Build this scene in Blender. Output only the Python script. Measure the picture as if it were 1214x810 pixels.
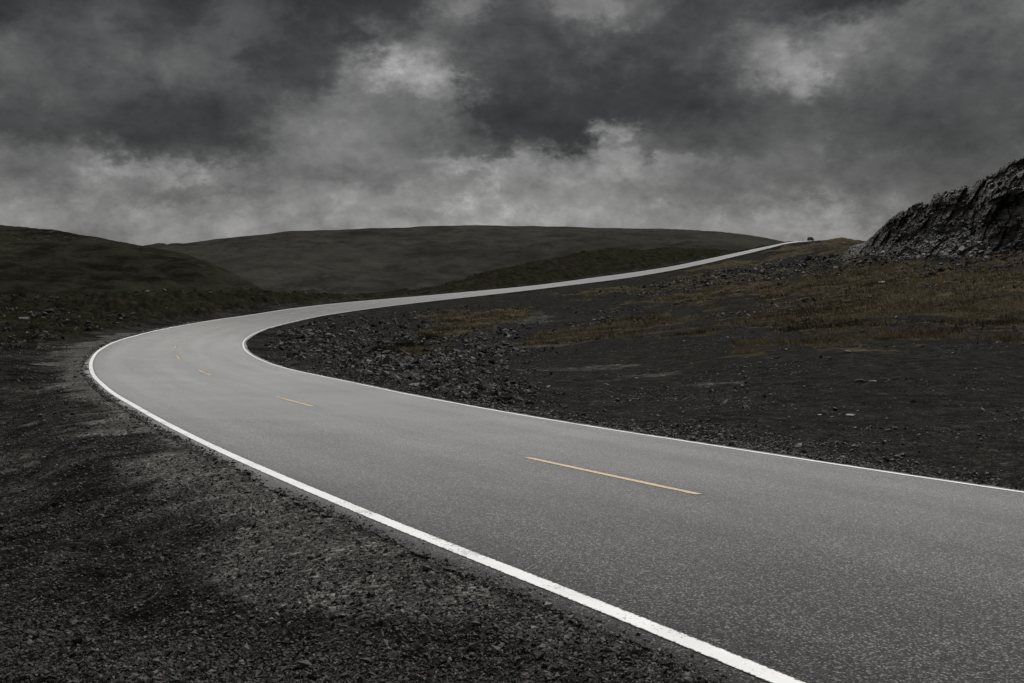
import bpy, math
import numpy as np
from mathutils import Vector

for o in list(bpy.data.objects):
    bpy.data.objects.remove(o, do_unlink=True)
scene = bpy.context.scene
COL = scene.collection
R = math.radians

# ------------------------------------------------------------------ camera
cam_data = bpy.data.cameras.new("camera")
cam_data.sensor_width = 36.0
cam_data.lens = 1180.0 / 1214.0 * 36.0
cam_data.clip_start = 0.1
cam_data.clip_end = 20000.0
cam = bpy.data.objects.new("camera", cam_data)
cam.location = (0.0, 0.0, 2.0)
cam.rotation_euler = (R(90.0) - math.atan(75.0 / 1180.0), 0.0, 0.0)
COL.objects.link(cam)
scene.camera = cam

# ------------------------------------------------------------------ exposure, sun, sky
scene.view_settings.view_transform = 'Standard'
scene.view_settings.look = 'None'
scene.view_settings.exposure = 0.9
scene.view_settings.gamma = 1.0
scene.view_settings.use_curve_mapping = False
scene.render.film_transparent = False
scene.cycles.max_bounces = 5
scene.cycles.diffuse_bounces = 3
scene.cycles.glossy_bounces = 2

SUN_AZ, SUN_EL = 14.0, 48.0          # degrees right of the view, degrees above the horizon
sun_data = bpy.data.lights.new("sun", 'SUN')
sun_data.energy = 1.5
sun_data.angle = R(25.0)
sun_data.color = (1.0, 0.985, 0.96)
sun = bpy.data.objects.new("sun", sun_data)
sd = Vector((math.sin(R(SUN_AZ)) * math.cos(R(SUN_EL)), math.cos(R(SUN_AZ)) * math.cos(R(SUN_EL)), math.sin(R(SUN_EL))))
sun.rotation_euler = (-sd).to_track_quat('-Z', 'Y').to_euler()
sun.location = (0, 0, 100)
COL.objects.link(sun)

world = bpy.data.worlds.new("World")
scene.world = world
world.use_nodes = True
class NT:
    """small helper for writing node trees"""
    def __init__(self, tree):
        self.t = tree
    def n(self, kind, **kw):
        nd = self.t.nodes.new(kind)
        for k, v in kw.items():
            setattr(nd, k, v)
        return nd
    def link(self, a, b):
        self.t.links.new(a, b)
    def put(self, sock, v):
        if isinstance(v, bpy.types.NodeSocket):
            self.link(v, sock)
        else:
            sock.default_value = v
    def math(self, op, a, b=0.0, c=None, clamp=False):
        nd = self.n('ShaderNodeMath', operation=op, use_clamp=clamp)
        self.put(nd.inputs[0], a); self.put(nd.inputs[1], b)
        if c is not None:
            self.put(nd.inputs[2], c)
        return nd.outputs[0]
    def ramp(self, v, a, b, c=0.0, d=1.0, smooth=True):
        nd = self.n('ShaderNodeMapRange')
        nd.interpolation_type = 'SMOOTHSTEP' if smooth else 'LINEAR'
        self.put(nd.inputs['Value'], v)
        nd.inputs['From Min'].default_value = a; nd.inputs['From Max'].default_value = b
        self.put(nd.inputs['To Min'], c); self.put(nd.inputs['To Max'], d)
        return nd.outputs[0]
    def mixf(self, f, a, b):
        nd = self.n('ShaderNodeMix', data_type='FLOAT')
        self.put(nd.inputs[0], f); self.put(nd.inputs[2], a); self.put(nd.inputs[3], b)
        return nd.outputs[0]
    def mixc(self, f, a, b, blend='MIX'):
        nd = self.n('ShaderNodeMix', data_type='RGBA', blend_type=blend)
        self.put(nd.inputs[0], f)
        self.put(nd.inputs[6], a if isinstance(a, bpy.types.NodeSocket) else (*a, 1.0))
        self.put(nd.inputs[7], b if isinstance(b, bpy.types.NodeSocket) else (*b, 1.0))
        return nd.outputs[2]
    def noise(self, vec, scale, detail=4.0, rough=0.55, dist=0.0, out='Fac'):
        nd = self.n('ShaderNodeTexNoise')
        if vec is not None:
            self.link(vec, nd.inputs['Vector'])
        nd.inputs['Scale'].default_value = scale
        nd.inputs['Detail'].default_value = detail
        nd.inputs['Roughness'].default_value = rough
        nd.inputs['Distortion'].default_value = dist
        return nd.outputs[out]
    def voronoi(self, vec, scale, out='Distance', feature='F1', rand=1.0):
        nd = self.n('ShaderNodeTexVoronoi', feature=feature)
        self.link(vec, nd.inputs['Vector'])
        nd.inputs['Scale'].default_value = scale
        nd.inputs['Randomness'].default_value = rand
        return nd.outputs[out]
    def attr(self, name, out='Fac'):
        return self.n('ShaderNodeAttribute', attribute_name=name).outputs[out]
    def curve(self, v, pts):
        nd = self.n('ShaderNodeFloatCurve')
        self.put(nd.inputs['Value'], v)
        c = nd.mapping.curves[0]
        pts = sorted(pts)
        c.points[0].location = pts[0]; c.points[1].location = pts[-1]
        for p in pts[1:-1]:
            c.points.new(*p)
        for p in c.points:
            p.handle_type = 'AUTO_CLAMPED'
        nd.mapping.update()
        return nd.outputs[0]


def build_sky():
    T = NT(world.node_tree)
    world.node_tree.nodes.clear()
    co = T.n('ShaderNodeTexCoord').outputs['Generated']
    nm = T.n('ShaderNodeVectorMath', operation='NORMALIZE')
    T.link(co, nm.inputs[0])
    d = nm.outputs[0]
    sp = T.n('ShaderNodeSeparateXYZ'); T.link(d, sp.inputs[0])
    az = T.math('MULTIPLY', T.math('ARCTAN2', sp.outputs[0], sp.outputs[1]), 180.0 / math.pi)
    el = T.math('MULTIPLY', T.math('ARCSINE', sp.outputs[2]), 180.0 / math.pi)
    # the cloud deck seen in perspective, for billows that flatten towards the horizon
    den = T.math('ADD', T.math('MAXIMUM', sp.outputs[2], 0.0), 0.80)
    deck = T.n('ShaderNodeCombineXYZ')
    T.put(deck.inputs[0], T.math('DIVIDE', sp.outputs[0], den))
    T.put(deck.inputs[1], T.math('DIVIDE', sp.outputs[1], den))
    T.put(deck.inputs[2], T.math('MULTIPLY', sp.outputs[2], 0.9))
    deck = deck.outputs[0]
    # ragged displacement of the cloud banks, from broad to fine
    def off(i, big, mid, fine):
        return T.math('ADD', T.math('ADD', T.math('MULTIPLY', T.math('SUBTRACT', w1.outputs[i], 0.5), big), T.math('MULTIPLY', T.math('SUBTRACT', w2.outputs[i], 0.5), mid)), T.math('MULTIPLY', T.math('SUBTRACT', w3.outputs[i], 0.5), fine))
    w1 = T.n('ShaderNodeSeparateColor'); T.link(T.noise(deck, 5.0, 3.0, 0.5, 0.0, 'Color'), w1.inputs[0])
    w2 = T.n('ShaderNodeSeparateColor'); T.link(T.noise(deck, 15.0, 5.0, 0.62, 0.0, 'Color'), w2.inputs[0])
    w3 = T.n('ShaderNodeSeparateColor'); T.link(T.noise(deck, 52.0, 5.0, 0.68, 0.0, 'Color'), w3.inputs[0])
    azw = T.math('ADD', az, off(0, 3.2, 5.0, 3.4))
    elw = T.math('ADD', el, off(1, 1.6, 3.0, 2.2))
    x = T.ramp(azw, -32.0, 32.0, 0.0, 1.0, False)
    # brightness of the cloud cover in bands of elevation
    val = None
    prev = None
    for e, row in SKY_ROWS:
        pts = [((a + 32.0) / 64.0, (b / 255.0)) for a, b in row]
        c = T.curve(x, pts)
        val = c if val is None else T.mixf(T.ramp(elw, prev, e), val, c)
        prev = e
    val = T.math('POWER', val, 2.2)
    # the separate dark banks and the bright breaks between them
    ae = T.n('ShaderNodeCombineXYZ'); T.put(ae.inputs[0], azw); T.put(ae.inputs[1], elw)
    for ca, ce, ra, re_, k, soft in SKY_BANKS:
        s1 = T.n('ShaderNodeVectorMath', operation='SUBTRACT'); T.link(ae.outputs[0], s1.inputs[0]); s1.inputs[1].default_value = (ca, ce, 0)
        s2 = T.n('ShaderNodeVectorMath', operation='MULTIPLY'); T.link(s1.outputs[0], s2.inputs[0]); s2.inputs[1].default_value = (1 / ra, 1 / re_, 0)
        s3 = T.n('ShaderNodeVectorMath', operation='LENGTH'); T.link(s2.outputs[0], s3.inputs[0])
        val = T.math('MULTIPLY', val, T.ramp(s3.outputs['Value'], 1.0 - soft, 1.0 + soft, 1.0 + k, 1.0))
    # billows inside the cloud, then wisps
    b1 = T.noise(deck, 9.0, 9.0, 0.60, 0.15)
    b2 = T.noise(deck, 38.0, 7.0, 0.66, 0.1)
    det = T.math('ADD', T.math('MULTIPLY', T.math('SUBTRACT', b1, 0.5), 1.35), T.math('MULTIPLY', T.math('SUBTRACT', b2, 0.5), 0.95))
    rdg = T.n('ShaderNodeTexNoise', noise_type='RIDGED_MULTIFRACTAL')
    wv = T.n('ShaderNodeVectorMath', operation='MULTIPLY_ADD')
    T.link(T.noise(deck, 12.0, 3.0, 0.6, 0.0, 'Color'), wv.inputs[0]); wv.inputs[1].default_value = (0.07, 0.07, 0.07); T.link(deck, wv.inputs[2])
    T.link(wv.outputs[0], rdg.inputs['Vector'])
    rdg.inputs['Scale'].default_value = 8.0; rdg.inputs['Detail'].default_value = 5.0; rdg.inputs['Roughness'].default_value = 0.55; rdg.inputs['Lacunarity'].default_value = 2.1
    rdg.inputs['Offset'].default_value = 0.9; rdg.inputs['Gain'].default_value = 1.6
    fold = T.ramp(rdg.outputs['Fac'], 0.2, 2.2, 0.5, -0.5, False)
    det = T.math('ADD', det, T.math('MULTIPLY', fold, 0.42))
    # thin edges of the banks where the light comes through
    glow = T.math('MULTIPLY', T.ramp(b1, 0.55, 0.68), T.ramp(b2, 0.42, 0.66))
    det = T.math('ADD', det, T.math('MULTIPLY', glow, 0.38))
    amp = T.ramp(el, 2.0, 8.0, 0.95, 1.0)
    val = T.math('MULTIPLY', val, T.math('ADD', 0.97, T.math('MULTIPLY', det, amp)))
    # behind the camera the cover is lighter
    val = T.mixf(T.ramp(T.math('ABSOLUTE', az), 50.0, 110.0, 0.0, 0.85), val, T.math('ADD', 0.12, T.math('MULTIPLY', b1, 0.42)))
    # overhead the cover is thinner and much brighter
    zen = T.math('MULTIPLY', T.math('ADD', 0.5, T.noise(deck, 0.9, 5.0, 0.6)), ZENITH)
    val = T.mixf(T.ramp(el, 17.0, 48.0), val, zen)
    tint = T.n('ShaderNodeCombineColor')
    T.put(tint.inputs[0], T.math('MULTIPLY', val, 1.0)); T.put(tint.inputs[1], T.math('MULTIPLY', val, 0.992)); T.put(tint.inputs[2], T.math('MULTIPLY', val, 0.985))
    bg = T.n('ShaderNodeBackground'); T.link(tint.outputs[0], bg.inputs['Color'])
    bg.inputs['Strength'].default_value = SKY_STRENGTH
    # clear blue air above the cover, filtering through faintly
    st = T.n('ShaderNodeTexSky', sky_type='NISHITA')
    st.sun_disc = False
    st.sun_elevation = R(SUN_EL); st.sun_rotation = R(SUN_AZ)
    bg2 = T.n('ShaderNodeBackground'); T.link(st.outputs[0], bg2.inputs['Color'])
    bg2.inputs['Strength'].default_value = 0.05
    mx = T.n('ShaderNodeMixShader'); mx.inputs[0].default_value = 0.015
    T.link(bg.outputs[0], mx.inputs[1]); T.link(bg2.outputs[0], mx.inputs[2])
    out = T.n('ShaderNodeOutputWorld')
    T.link(mx.outputs[0], out.inputs['Surface'])


SKY_STRENGTH = 0.50
ZENITH = 0.55
# (elevation in degrees, [(azimuth, brightness), ...])
SKY_ROWS = [
    (2.52, [(-27.2, 137), (-22.4, 135), (-18.2, 139), (-14.6, 135), (-9.0, 139), (-4.2, 145), (2.1, 142), (6.9, 135), (11.6, 133), (14.9, 143), (18.4, 139), (21.8, 107), (27.2, 93)]),
    (3.88, [(-27.2, 119), (-23.3, 125), (-19.9, 129), (-16.4, 125), (-12.7, 129), (-8.5, 127), (-4.2, 132), (-0.8, 139), (3.5, 135), (7.4, 125), (11.6, 115), (15.3, 121), (18.4, 111), (21.8, 96), (27.2, 86)]),
    (5.81, [(-27.2, 108), (-24.1, 100), (-22.0, 112), (-19.5, 104), (-16.8, 110), (-13.7, 118), (-9.9, 116), (-6.1, 118), (-2.8, 116), (0.6, 124), (4.5, 132), (6.9, 126), (10.7, 106), (15.3, 98), (20.2, 90), (27.2, 82)]),
    (7.72, [(-27.2, 78), (-23.3, 76), (-19.0, 72), (-16.8, 70), (-15.0, 84), (-12.7, 112), (-10.4, 116), (-7.6, 110), (-4.2, 104), (-1.8, 88), (0.1, 72), (4.0, 66), (6.2, 118), (8.3, 92), (11.6, 84), (14.9, 88), (19.3, 86), (27.2, 78)]),
    (9.62, [(-27.2, 90), (-24.5, 84), (-21.2, 82), (-17.7, 72), (-15.0, 76), (-13.2, 90), (-9.9, 104), (-7.1, 100), (-4.2, 104), (-2.5, 90), (-1.3, 66), (2.1, 60), (5.5, 64), (9.3, 70), (12.1, 84), (14.9, 92), (18.4, 88), (21.8, 82), (27.2, 78)]),
    (11.26, [(-27.2, 92), (-24.1, 84), (-21.2, 92), (-18.2, 90), (-14.6, 84), (-12.3, 70), (-10.7, 76), (-8.5, 106), (-5.7, 132), (-3.5, 130), (-2.0, 86), (0.6, 72), (4.5, 66), (8.3, 72), (11.6, 82), (13.9, 120), (15.8, 140), (17.3, 115), (18.9, 108), (21.8, 100), (27.2, 86)]),
    (13.12, [(-27.2, 66), (-24.9, 84), (-22.4, 86), (-19.5, 70), (-16.4, 84), (-13.7, 78), (-11.4, 66), (-9.0, 64), (-7.1, 92), (-5.2, 96), (-3.2, 88), (-0.3, 82), (3.5, 80), (6.4, 70), (9.3, 74), (12.1, 88), (14.4, 112), (16.7, 100), (18.9, 116), (21.0, 104), (23.9, 92), (27.2, 104)]),
    (14.95, [(-27.2, 72), (-23.7, 70), (-20.7, 74), (-18.2, 62), (-15.0, 76), (-12.3, 70), (-9.9, 58), (-7.6, 60), (-5.2, 72), (-2.3, 104), (0.1, 88), (2.6, 104), (4.5, 112), (7.4, 96), (10.2, 76), (13.0, 84), (15.8, 70), (18.4, 62), (20.6, 72), (22.3, 100), (24.7, 104), (27.2, 110)]),
]
SKY_BANKS = [  # azimuth, elevation, half sizes, change of brightness, softness
    (4.02, 10.19, 6.56, 2.82, -0.24, 0.22),
    (10.70, 9.71, 5.34, 2.14, -0.17, 0.32),
    (1.60, 8.10, 3.01, 1.17, -0.22, 0.22),
    (-8.53, 14.63, 3.88, 2.04, -0.24, 0.26),
    (-12.19, 11.26, 2.53, 1.55, -0.23, 0.29),
    (-17.28, 7.96, 5.10, 1.75, -0.22, 0.32),
    (-18.38, 14.63, 2.43, 1.36, -0.18, 0.32),
    (14.17, 14.36, 5.34, 1.65, -0.18, 0.32),
    (19.07, 14.81, 2.91, 1.65, -0.22, 0.26),
    (-2.28, 7.96, 2.43, 1.07, -0.20, 0.32),
    (-25.66, 14.26, 4.37, 1.46, -0.20, 0.38),
    (-24.87, 8.20, 4.37, 1.26, -0.16, 0.38),
    (0.63, 13.81, 2.43, 1.26, -0.15, 0.38),
    (22.68, 9.15, 5.34, 2.43, -0.12, 0.44),
    (-5.57, 11.87, 2.53, 1.46, 0.20, 0.32),
    (15.76, 11.40, 1.65, 1.17, 0.10, 0.38),
    (6.19, 8.29, 1.26, 0.63, 0.65, 0.38),
    (4.51, 6.29, 5.34, 0.78, 0.22, 0.38),
    (23.50, 13.35, 2.91, 1.46, 0.15, 0.38),
    (-18.81, 5.90, 2.91, 0.58, 0.28, 0.38),
    (-2.28, 6.48, 1.94, 0.39, 0.35, 0.44),
    (4.02, 15.08, 1.94, 0.78, 0.25, 0.38),
    (-2.28, 14.99, 1.07, 0.58, 0.20, 0.38),
    (13.26, 12.89, 1.94, 1.07, 0.25, 0.38),
    (-22.01, 6.05, 1.94, 0.58, 0.18, 0.44),
    (-7.10, 4.60, 5.83, 0.97, 0.10, 0.44),
    (16.43, 3.30, 2.91, 0.68, 0.20, 0.44),
    (-23.66, 3.49, 4.37, 0.58, 0.14, 0.38),
    (-14.58, 3.30, 3.40, 0.49, 0.12, 0.38),
    (0.63, 3.30, 4.37, 0.49, 0.16, 0.38),
    (-16.83, 4.94, 2.91, 0.44, -0.14, 0.38),
    (-9.01, 5.57, 3.40, 0.58, -0.12, 0.38),
    (9.29, 4.60, 3.88, 0.68, -0.10, 0.38),
    (17.54, 4.75, 3.88, 0.78, -0.14, 0.38),
    (-20.75, 4.60, 2.19, 0.39, -0.10, 0.38),
    (-3.25, 3.49, 2.91, 0.39, -0.12, 0.38),
    (1.60, 7.01, 1.46, 0.39, 0.20, 0.38),
    (0.15, 7.34, 0.68, 0.44, 0.20, 0.38),
    (18.42, 12.89, 1.65, 0.87, 0.22, 0.38),
    (26.10, 12.89, 1.94, 2.91, 0.12, 0.38),
    (24.31, 14.04, 1.07, 0.78, -0.18, 0.38),
    (21.42, 7.72, 2.91, 1.17, -0.12, 0.44),
    (10.70, 7.24, 3.40, 0.68, -0.16, 0.38),
]
build_sky()
world.cycles.sampling_method = 'MANUAL'
world.cycles.sample_map_resolution = 512
# ------------------------------------------------------------------ numeric helpers
rng = np.random.default_rng(7)

def hash01(ix, iy, iz, seed):
    h = (ix.astype(np.uint32) * np.uint32(374761393) + iy.astype(np.uint32) * np.uint32(668265263)
         + iz.astype(np.uint32) * np.uint32(2147483647) + np.uint32(seed * 974711 + 12345))
    h = (h ^ (h >> np.uint32(13))) * np.uint32(1274126177)
    h ^= h >> np.uint32(16)
    h = h * np.uint32(2246822519)
    h ^= h >> np.uint32(15)
    return h.astype(np.float64) / 4294967295.0

def vnoise2(x, y, seed=0):
    xi = np.floor(x); yi = np.floor(y)
    fx = x - xi; fy = y - yi
    fx = fx * fx * fx * (fx * (fx * 6 - 15) + 10); fy = fy * fy * fy * (fy * (fy * 6 - 15) + 10)
    xi = xi.astype(np.int64); yi = yi.astype(np.int64); z = np.zeros_like(xi)
    a = hash01(xi, yi, z, seed); b = hash01(xi + 1, yi, z, seed)
    c = hash01(xi, yi + 1, z, seed); d = hash01(xi + 1, yi + 1, z, seed)
    return (a * (1 - fx) + b * fx) * (1 - fy) + (c * (1 - fx) + d * fx) * fy - 0.5

def fbm2(x, y, octaves=4, seed=0, gain=0.5):
    v = 0.0; a = 1.0
    for i in range(octaves):
        v = v + a * vnoise2(x * 2.03 ** i + 17.3 * i, y * 2.03 ** i - 9.1 * i, seed + i)
        a *= gain
    return v

def vnoise3(x, y, z, seed=0):
    xi, yi, zi = np.floor(x), np.floor(y), np.floor(z)
    fx, fy, fz = x - xi, y - yi, z - zi
    fx = fx * fx * (3 - 2 * fx); fy = fy * fy * (3 - 2 * fy); fz = fz * fz * (3 - 2 * fz)
    xi, yi, zi = xi.astype(np.int64), yi.astype(np.int64), zi.astype(np.int64)
    def h(i, j, k):
        return hash01(xi + i, yi + j, zi + k, seed)
    x00 = h(0, 0, 0) * (1 - fx) + h(1, 0, 0) * fx; x10 = h(0, 1, 0) * (1 - fx) + h(1, 1, 0) * fx
    x01 = h(0, 0, 1) * (1 - fx) + h(1, 0, 1) * fx; x11 = h(0, 1, 1) * (1 - fx) + h(1, 1, 1) * fx
    return (x00 * (1 - fy) + x10 * fy) * (1 - fz) + (x01 * (1 - fy) + x11 * fy) * fz - 0.5

def sstep(v, a, b):
    t = np.clip((v - a) / (b - a), 0, 1)
    return t * t * (3 - 2 * t)

def make_mesh(name, verts, faces, mats, attrs=None, smooth=False, mat_index=None):
    """faces: (n, 3) or (n, 4) index array"""
    me = bpy.data.meshes.new(name)
    verts = np.asarray(verts, dtype=np.float32); faces = np.asarray(faces, dtype=np.int32)
    n, k = faces.shape
    me.vertices.add(len(verts)); me.vertices.foreach_set('co', verts.ravel())
    me.loops.add(n * k); me.loops.foreach_set('vertex_index', faces.ravel())
    me.polygons.add(n)
    me.polygons.foreach_set('loop_start', np.arange(0, n * k, k, dtype=np.int32))
    if mat_index is not None:
        me.polygons.foreach_set('material_index', np.asarray(mat_index, dtype=np.int32))
    me.polygons.foreach_set('use_smooth', np.full(n, smooth, dtype=bool))
    for m in (mats if isinstance(mats, (list, tuple)) else [mats]):
        me.materials.append(m)
    for an, av in (attrs or {}).items():
        at = me.attributes.new(an, 'FLOAT', 'POINT')
        at.data.foreach_set('value', np.asarray(av, dtype=np.float32))
    me.update(calc_edges=True)
    return me

def link(name, me, parent=None, kind=None, label=None, cat=None, group=None, loc=None):
    o = bpy.data.objects.new(name, me)
    COL.objects.link(o)
    if parent is not None:
        o.parent = parent
    if kind: o['kind'] = kind
    if label: o['label'] = label
    if cat: o['category'] = cat
    if group: o['group'] = group
    if loc is not None: o.location = loc
    return o

def grid_faces(nr, nc):
    i = np.arange(nr - 1)[:, None] * nc + np.arange(nc - 1)[None, :]
    i = i.ravel()
    return np.stack([i, i + 1, i + nc + 1, i + nc], 1)

# ------------------------------------------------------------------ the survey: road, ground, skylines
ROAD = np.array([  # x, y, z, bank, half width to the left line, half width to the right line; every 4 m
(3.72,5.38,0.27,0.073,3.25,3.33),
(1.66,8.81,0.09,0.070,3.24,3.33),
(-0.30,12.29,-0.10,0.065,3.23,3.32),
(-2.16,15.81,-0.29,0.062,3.24,3.29),
(-3.96,19.35,-0.47,0.056,3.24,3.26),
(-5.74,22.91,-0.64,0.048,3.25,3.25),
(-7.47,26.49,-0.79,0.041,3.25,3.26),
(-9.16,30.09,-0.94,0.039,3.26,3.24),
(-10.79,33.73,-1.07,0.043,3.25,3.20),
(-12.33,37.40,-1.18,0.046,3.25,3.20),
(-13.79,41.11,-1.29,0.047,3.26,3.24),
(-15.16,44.85,-1.39,0.048,3.29,3.29),
(-16.43,48.63,-1.49,0.051,3.31,3.33),
(-17.62,52.43,-1.59,0.057,3.34,3.37),
(-18.72,56.26,-1.70,0.066,3.35,3.39),
(-19.79,60.11,-1.82,0.076,3.32,3.40),
(-20.83,63.96,-1.95,0.087,3.26,3.40),
(-21.85,67.82,-2.07,0.098,3.22,3.39),
(-22.82,71.70,-2.19,0.106,3.19,3.38),
(-23.74,75.58,-2.30,0.111,3.18,3.36),
(-24.61,79.49,-2.40,0.112,3.18,3.35),
(-25.40,83.41,-2.48,0.110,3.19,3.34),
(-26.12,87.34,-2.55,0.107,3.21,3.32),
(-26.77,91.29,-2.62,0.103,3.24,3.29),
(-27.35,95.25,-2.67,0.098,3.26,3.29),
(-27.84,99.22,-2.70,0.094,3.25,3.32),
(-28.23,103.20,-2.73,0.090,3.25,3.35),
(-28.49,107.19,-2.74,0.086,3.25,3.38),
(-28.62,111.18,-2.73,0.082,3.22,3.42),
(-28.59,115.18,-2.71,0.079,3.15,3.43),
(-28.38,119.18,-2.66,0.076,3.13,3.39),
(-28.01,123.16,-2.60,0.076,3.18,3.31),
(-27.48,127.12,-2.51,0.078,3.23,3.26),
(-26.77,131.06,-2.41,0.083,3.25,3.25),
(-25.90,134.96,-2.31,0.085,3.25,3.25),
(-24.87,138.83,-2.19,0.085,3.25,3.25),
(-23.67,142.64,-2.07,0.084,3.25,3.25),
(-22.32,146.41,-1.95,0.082,3.25,3.25),
(-20.84,150.12,-1.82,0.079,3.25,3.25),
(-19.22,153.78,-1.70,0.073,3.25,3.25),
(-17.50,157.39,-1.57,0.067,3.25,3.25),
(-15.69,160.95,-1.43,0.061,3.25,3.25),
(-13.80,164.48,-1.29,0.056,3.25,3.25),
(-11.85,167.97,-1.14,0.052,3.25,3.25),
(-9.85,171.43,-0.98,0.048,3.25,3.25),
(-7.81,174.87,-0.82,0.044,3.25,3.25),
(-5.74,178.29,-0.65,0.040,3.25,3.25),
(-3.65,181.69,-0.48,0.036,3.25,3.25),
(-1.54,185.09,-0.30,0.031,3.25,3.25),
(0.58,188.48,-0.12,0.025,3.25,3.25),
(2.70,191.87,0.07,0.018,3.25,3.25),
(4.82,195.26,0.27,0.013,3.25,3.25),
(6.93,198.65,0.47,0.010,3.25,3.25),
(9.04,202.04,0.68,0.010,3.25,3.25),
(11.15,205.43,0.90,0.012,3.25,3.25),
(13.25,208.83,1.12,0.016,3.25,3.25),
(15.35,212.23,1.35,0.021,3.25,3.25),
(17.46,215.62,1.58,0.025,3.25,3.25),
(19.56,219.02,1.82,0.029,3.25,3.25),
(21.66,222.42,2.06,0.030,3.25,3.25),
(23.76,225.81,2.31,0.030,3.25,3.25),
(25.85,229.21,2.56,0.026,3.25,3.25),
(27.94,232.61,2.82,0.020,3.25,3.25),
(30.02,236.02,3.09,0.014,3.25,3.25),
(32.10,239.43,3.36,0.008,3.25,3.25),
(34.17,242.84,3.64,0.003,3.25,3.25),
(36.24,246.25,3.93,-0.003,3.25,3.25),
(38.30,249.67,4.22,-0.010,3.25,3.25),
(40.34,253.09,4.52,-0.019,3.25,3.25),
(42.38,256.53,4.82,-0.027,3.25,3.25),
(44.40,259.97,5.14,-0.034,3.25,3.25),
(46.40,263.42,5.46,-0.039,3.25,3.25),
(48.38,266.87,5.79,-0.041,3.25,3.25),
(50.35,270.34,6.12,-0.043,3.25,3.25),
(52.32,273.81,6.46,-0.045,3.25,3.25),
(54.27,277.28,6.81,-0.048,3.25,3.25),
(56.23,280.75,7.16,-0.051,3.25,3.25),
(58.20,284.21,7.52,-0.054,3.25,3.25),
(60.18,287.67,7.87,-0.058,3.25,3.25),
(62.16,291.13,8.23,-0.061,3.25,3.25),
(64.16,294.58,8.58,-0.065,3.25,3.25),
(66.16,298.02,8.94,-0.068,3.25,3.25),
(68.16,301.47,9.29,-0.071,3.25,3.25),
(70.16,304.92,9.65,-0.075,3.25,3.25),
(72.15,308.37,10.01,-0.078,3.25,3.25),
(74.13,311.82,10.37,-0.082,3.25,3.25),
(76.09,315.29,10.72,-0.087,3.25,3.25),
(78.04,318.77,11.08,-0.092,3.25,3.25),
(79.98,322.25,11.44,-0.097,3.25,3.25),
(81.90,325.73,11.80,-0.103,3.25,3.25),
(83.83,329.22,12.15,-0.109,3.25,3.25),
(85.76,332.71,12.50,-0.115,3.25,3.25),
(87.71,336.18,12.84,-0.118,3.25,3.25),
(89.69,339.64,13.17,-0.118,3.25,3.25),
(91.70,343.09,13.49,-0.113,3.25,3.25),
(93.73,346.52,13.81,-0.102,3.25,3.25),
(95.80,349.93,14.11,-0.085,3.25,3.25),
(97.90,353.33,14.41,-0.066,3.25,3.25),
(100.02,356.71,14.70,-0.047,3.25,3.25),
(102.16,360.08,14.98,-0.029,3.25,3.25),
(104.32,363.43,15.27,-0.015,3.25,3.25),
(106.50,366.78,15.55,-0.004,3.25,3.25),
(108.70,370.12,15.83,0.005,3.25,3.25),
(110.91,373.45,16.12,0.011,3.25,3.25),
(113.14,376.76,16.40,0.016,3.25,3.25),
(115.39,380.07,16.68,0.020,3.25,3.25),
(117.65,383.37,16.96,0.024,3.25,3.25),
])

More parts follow.
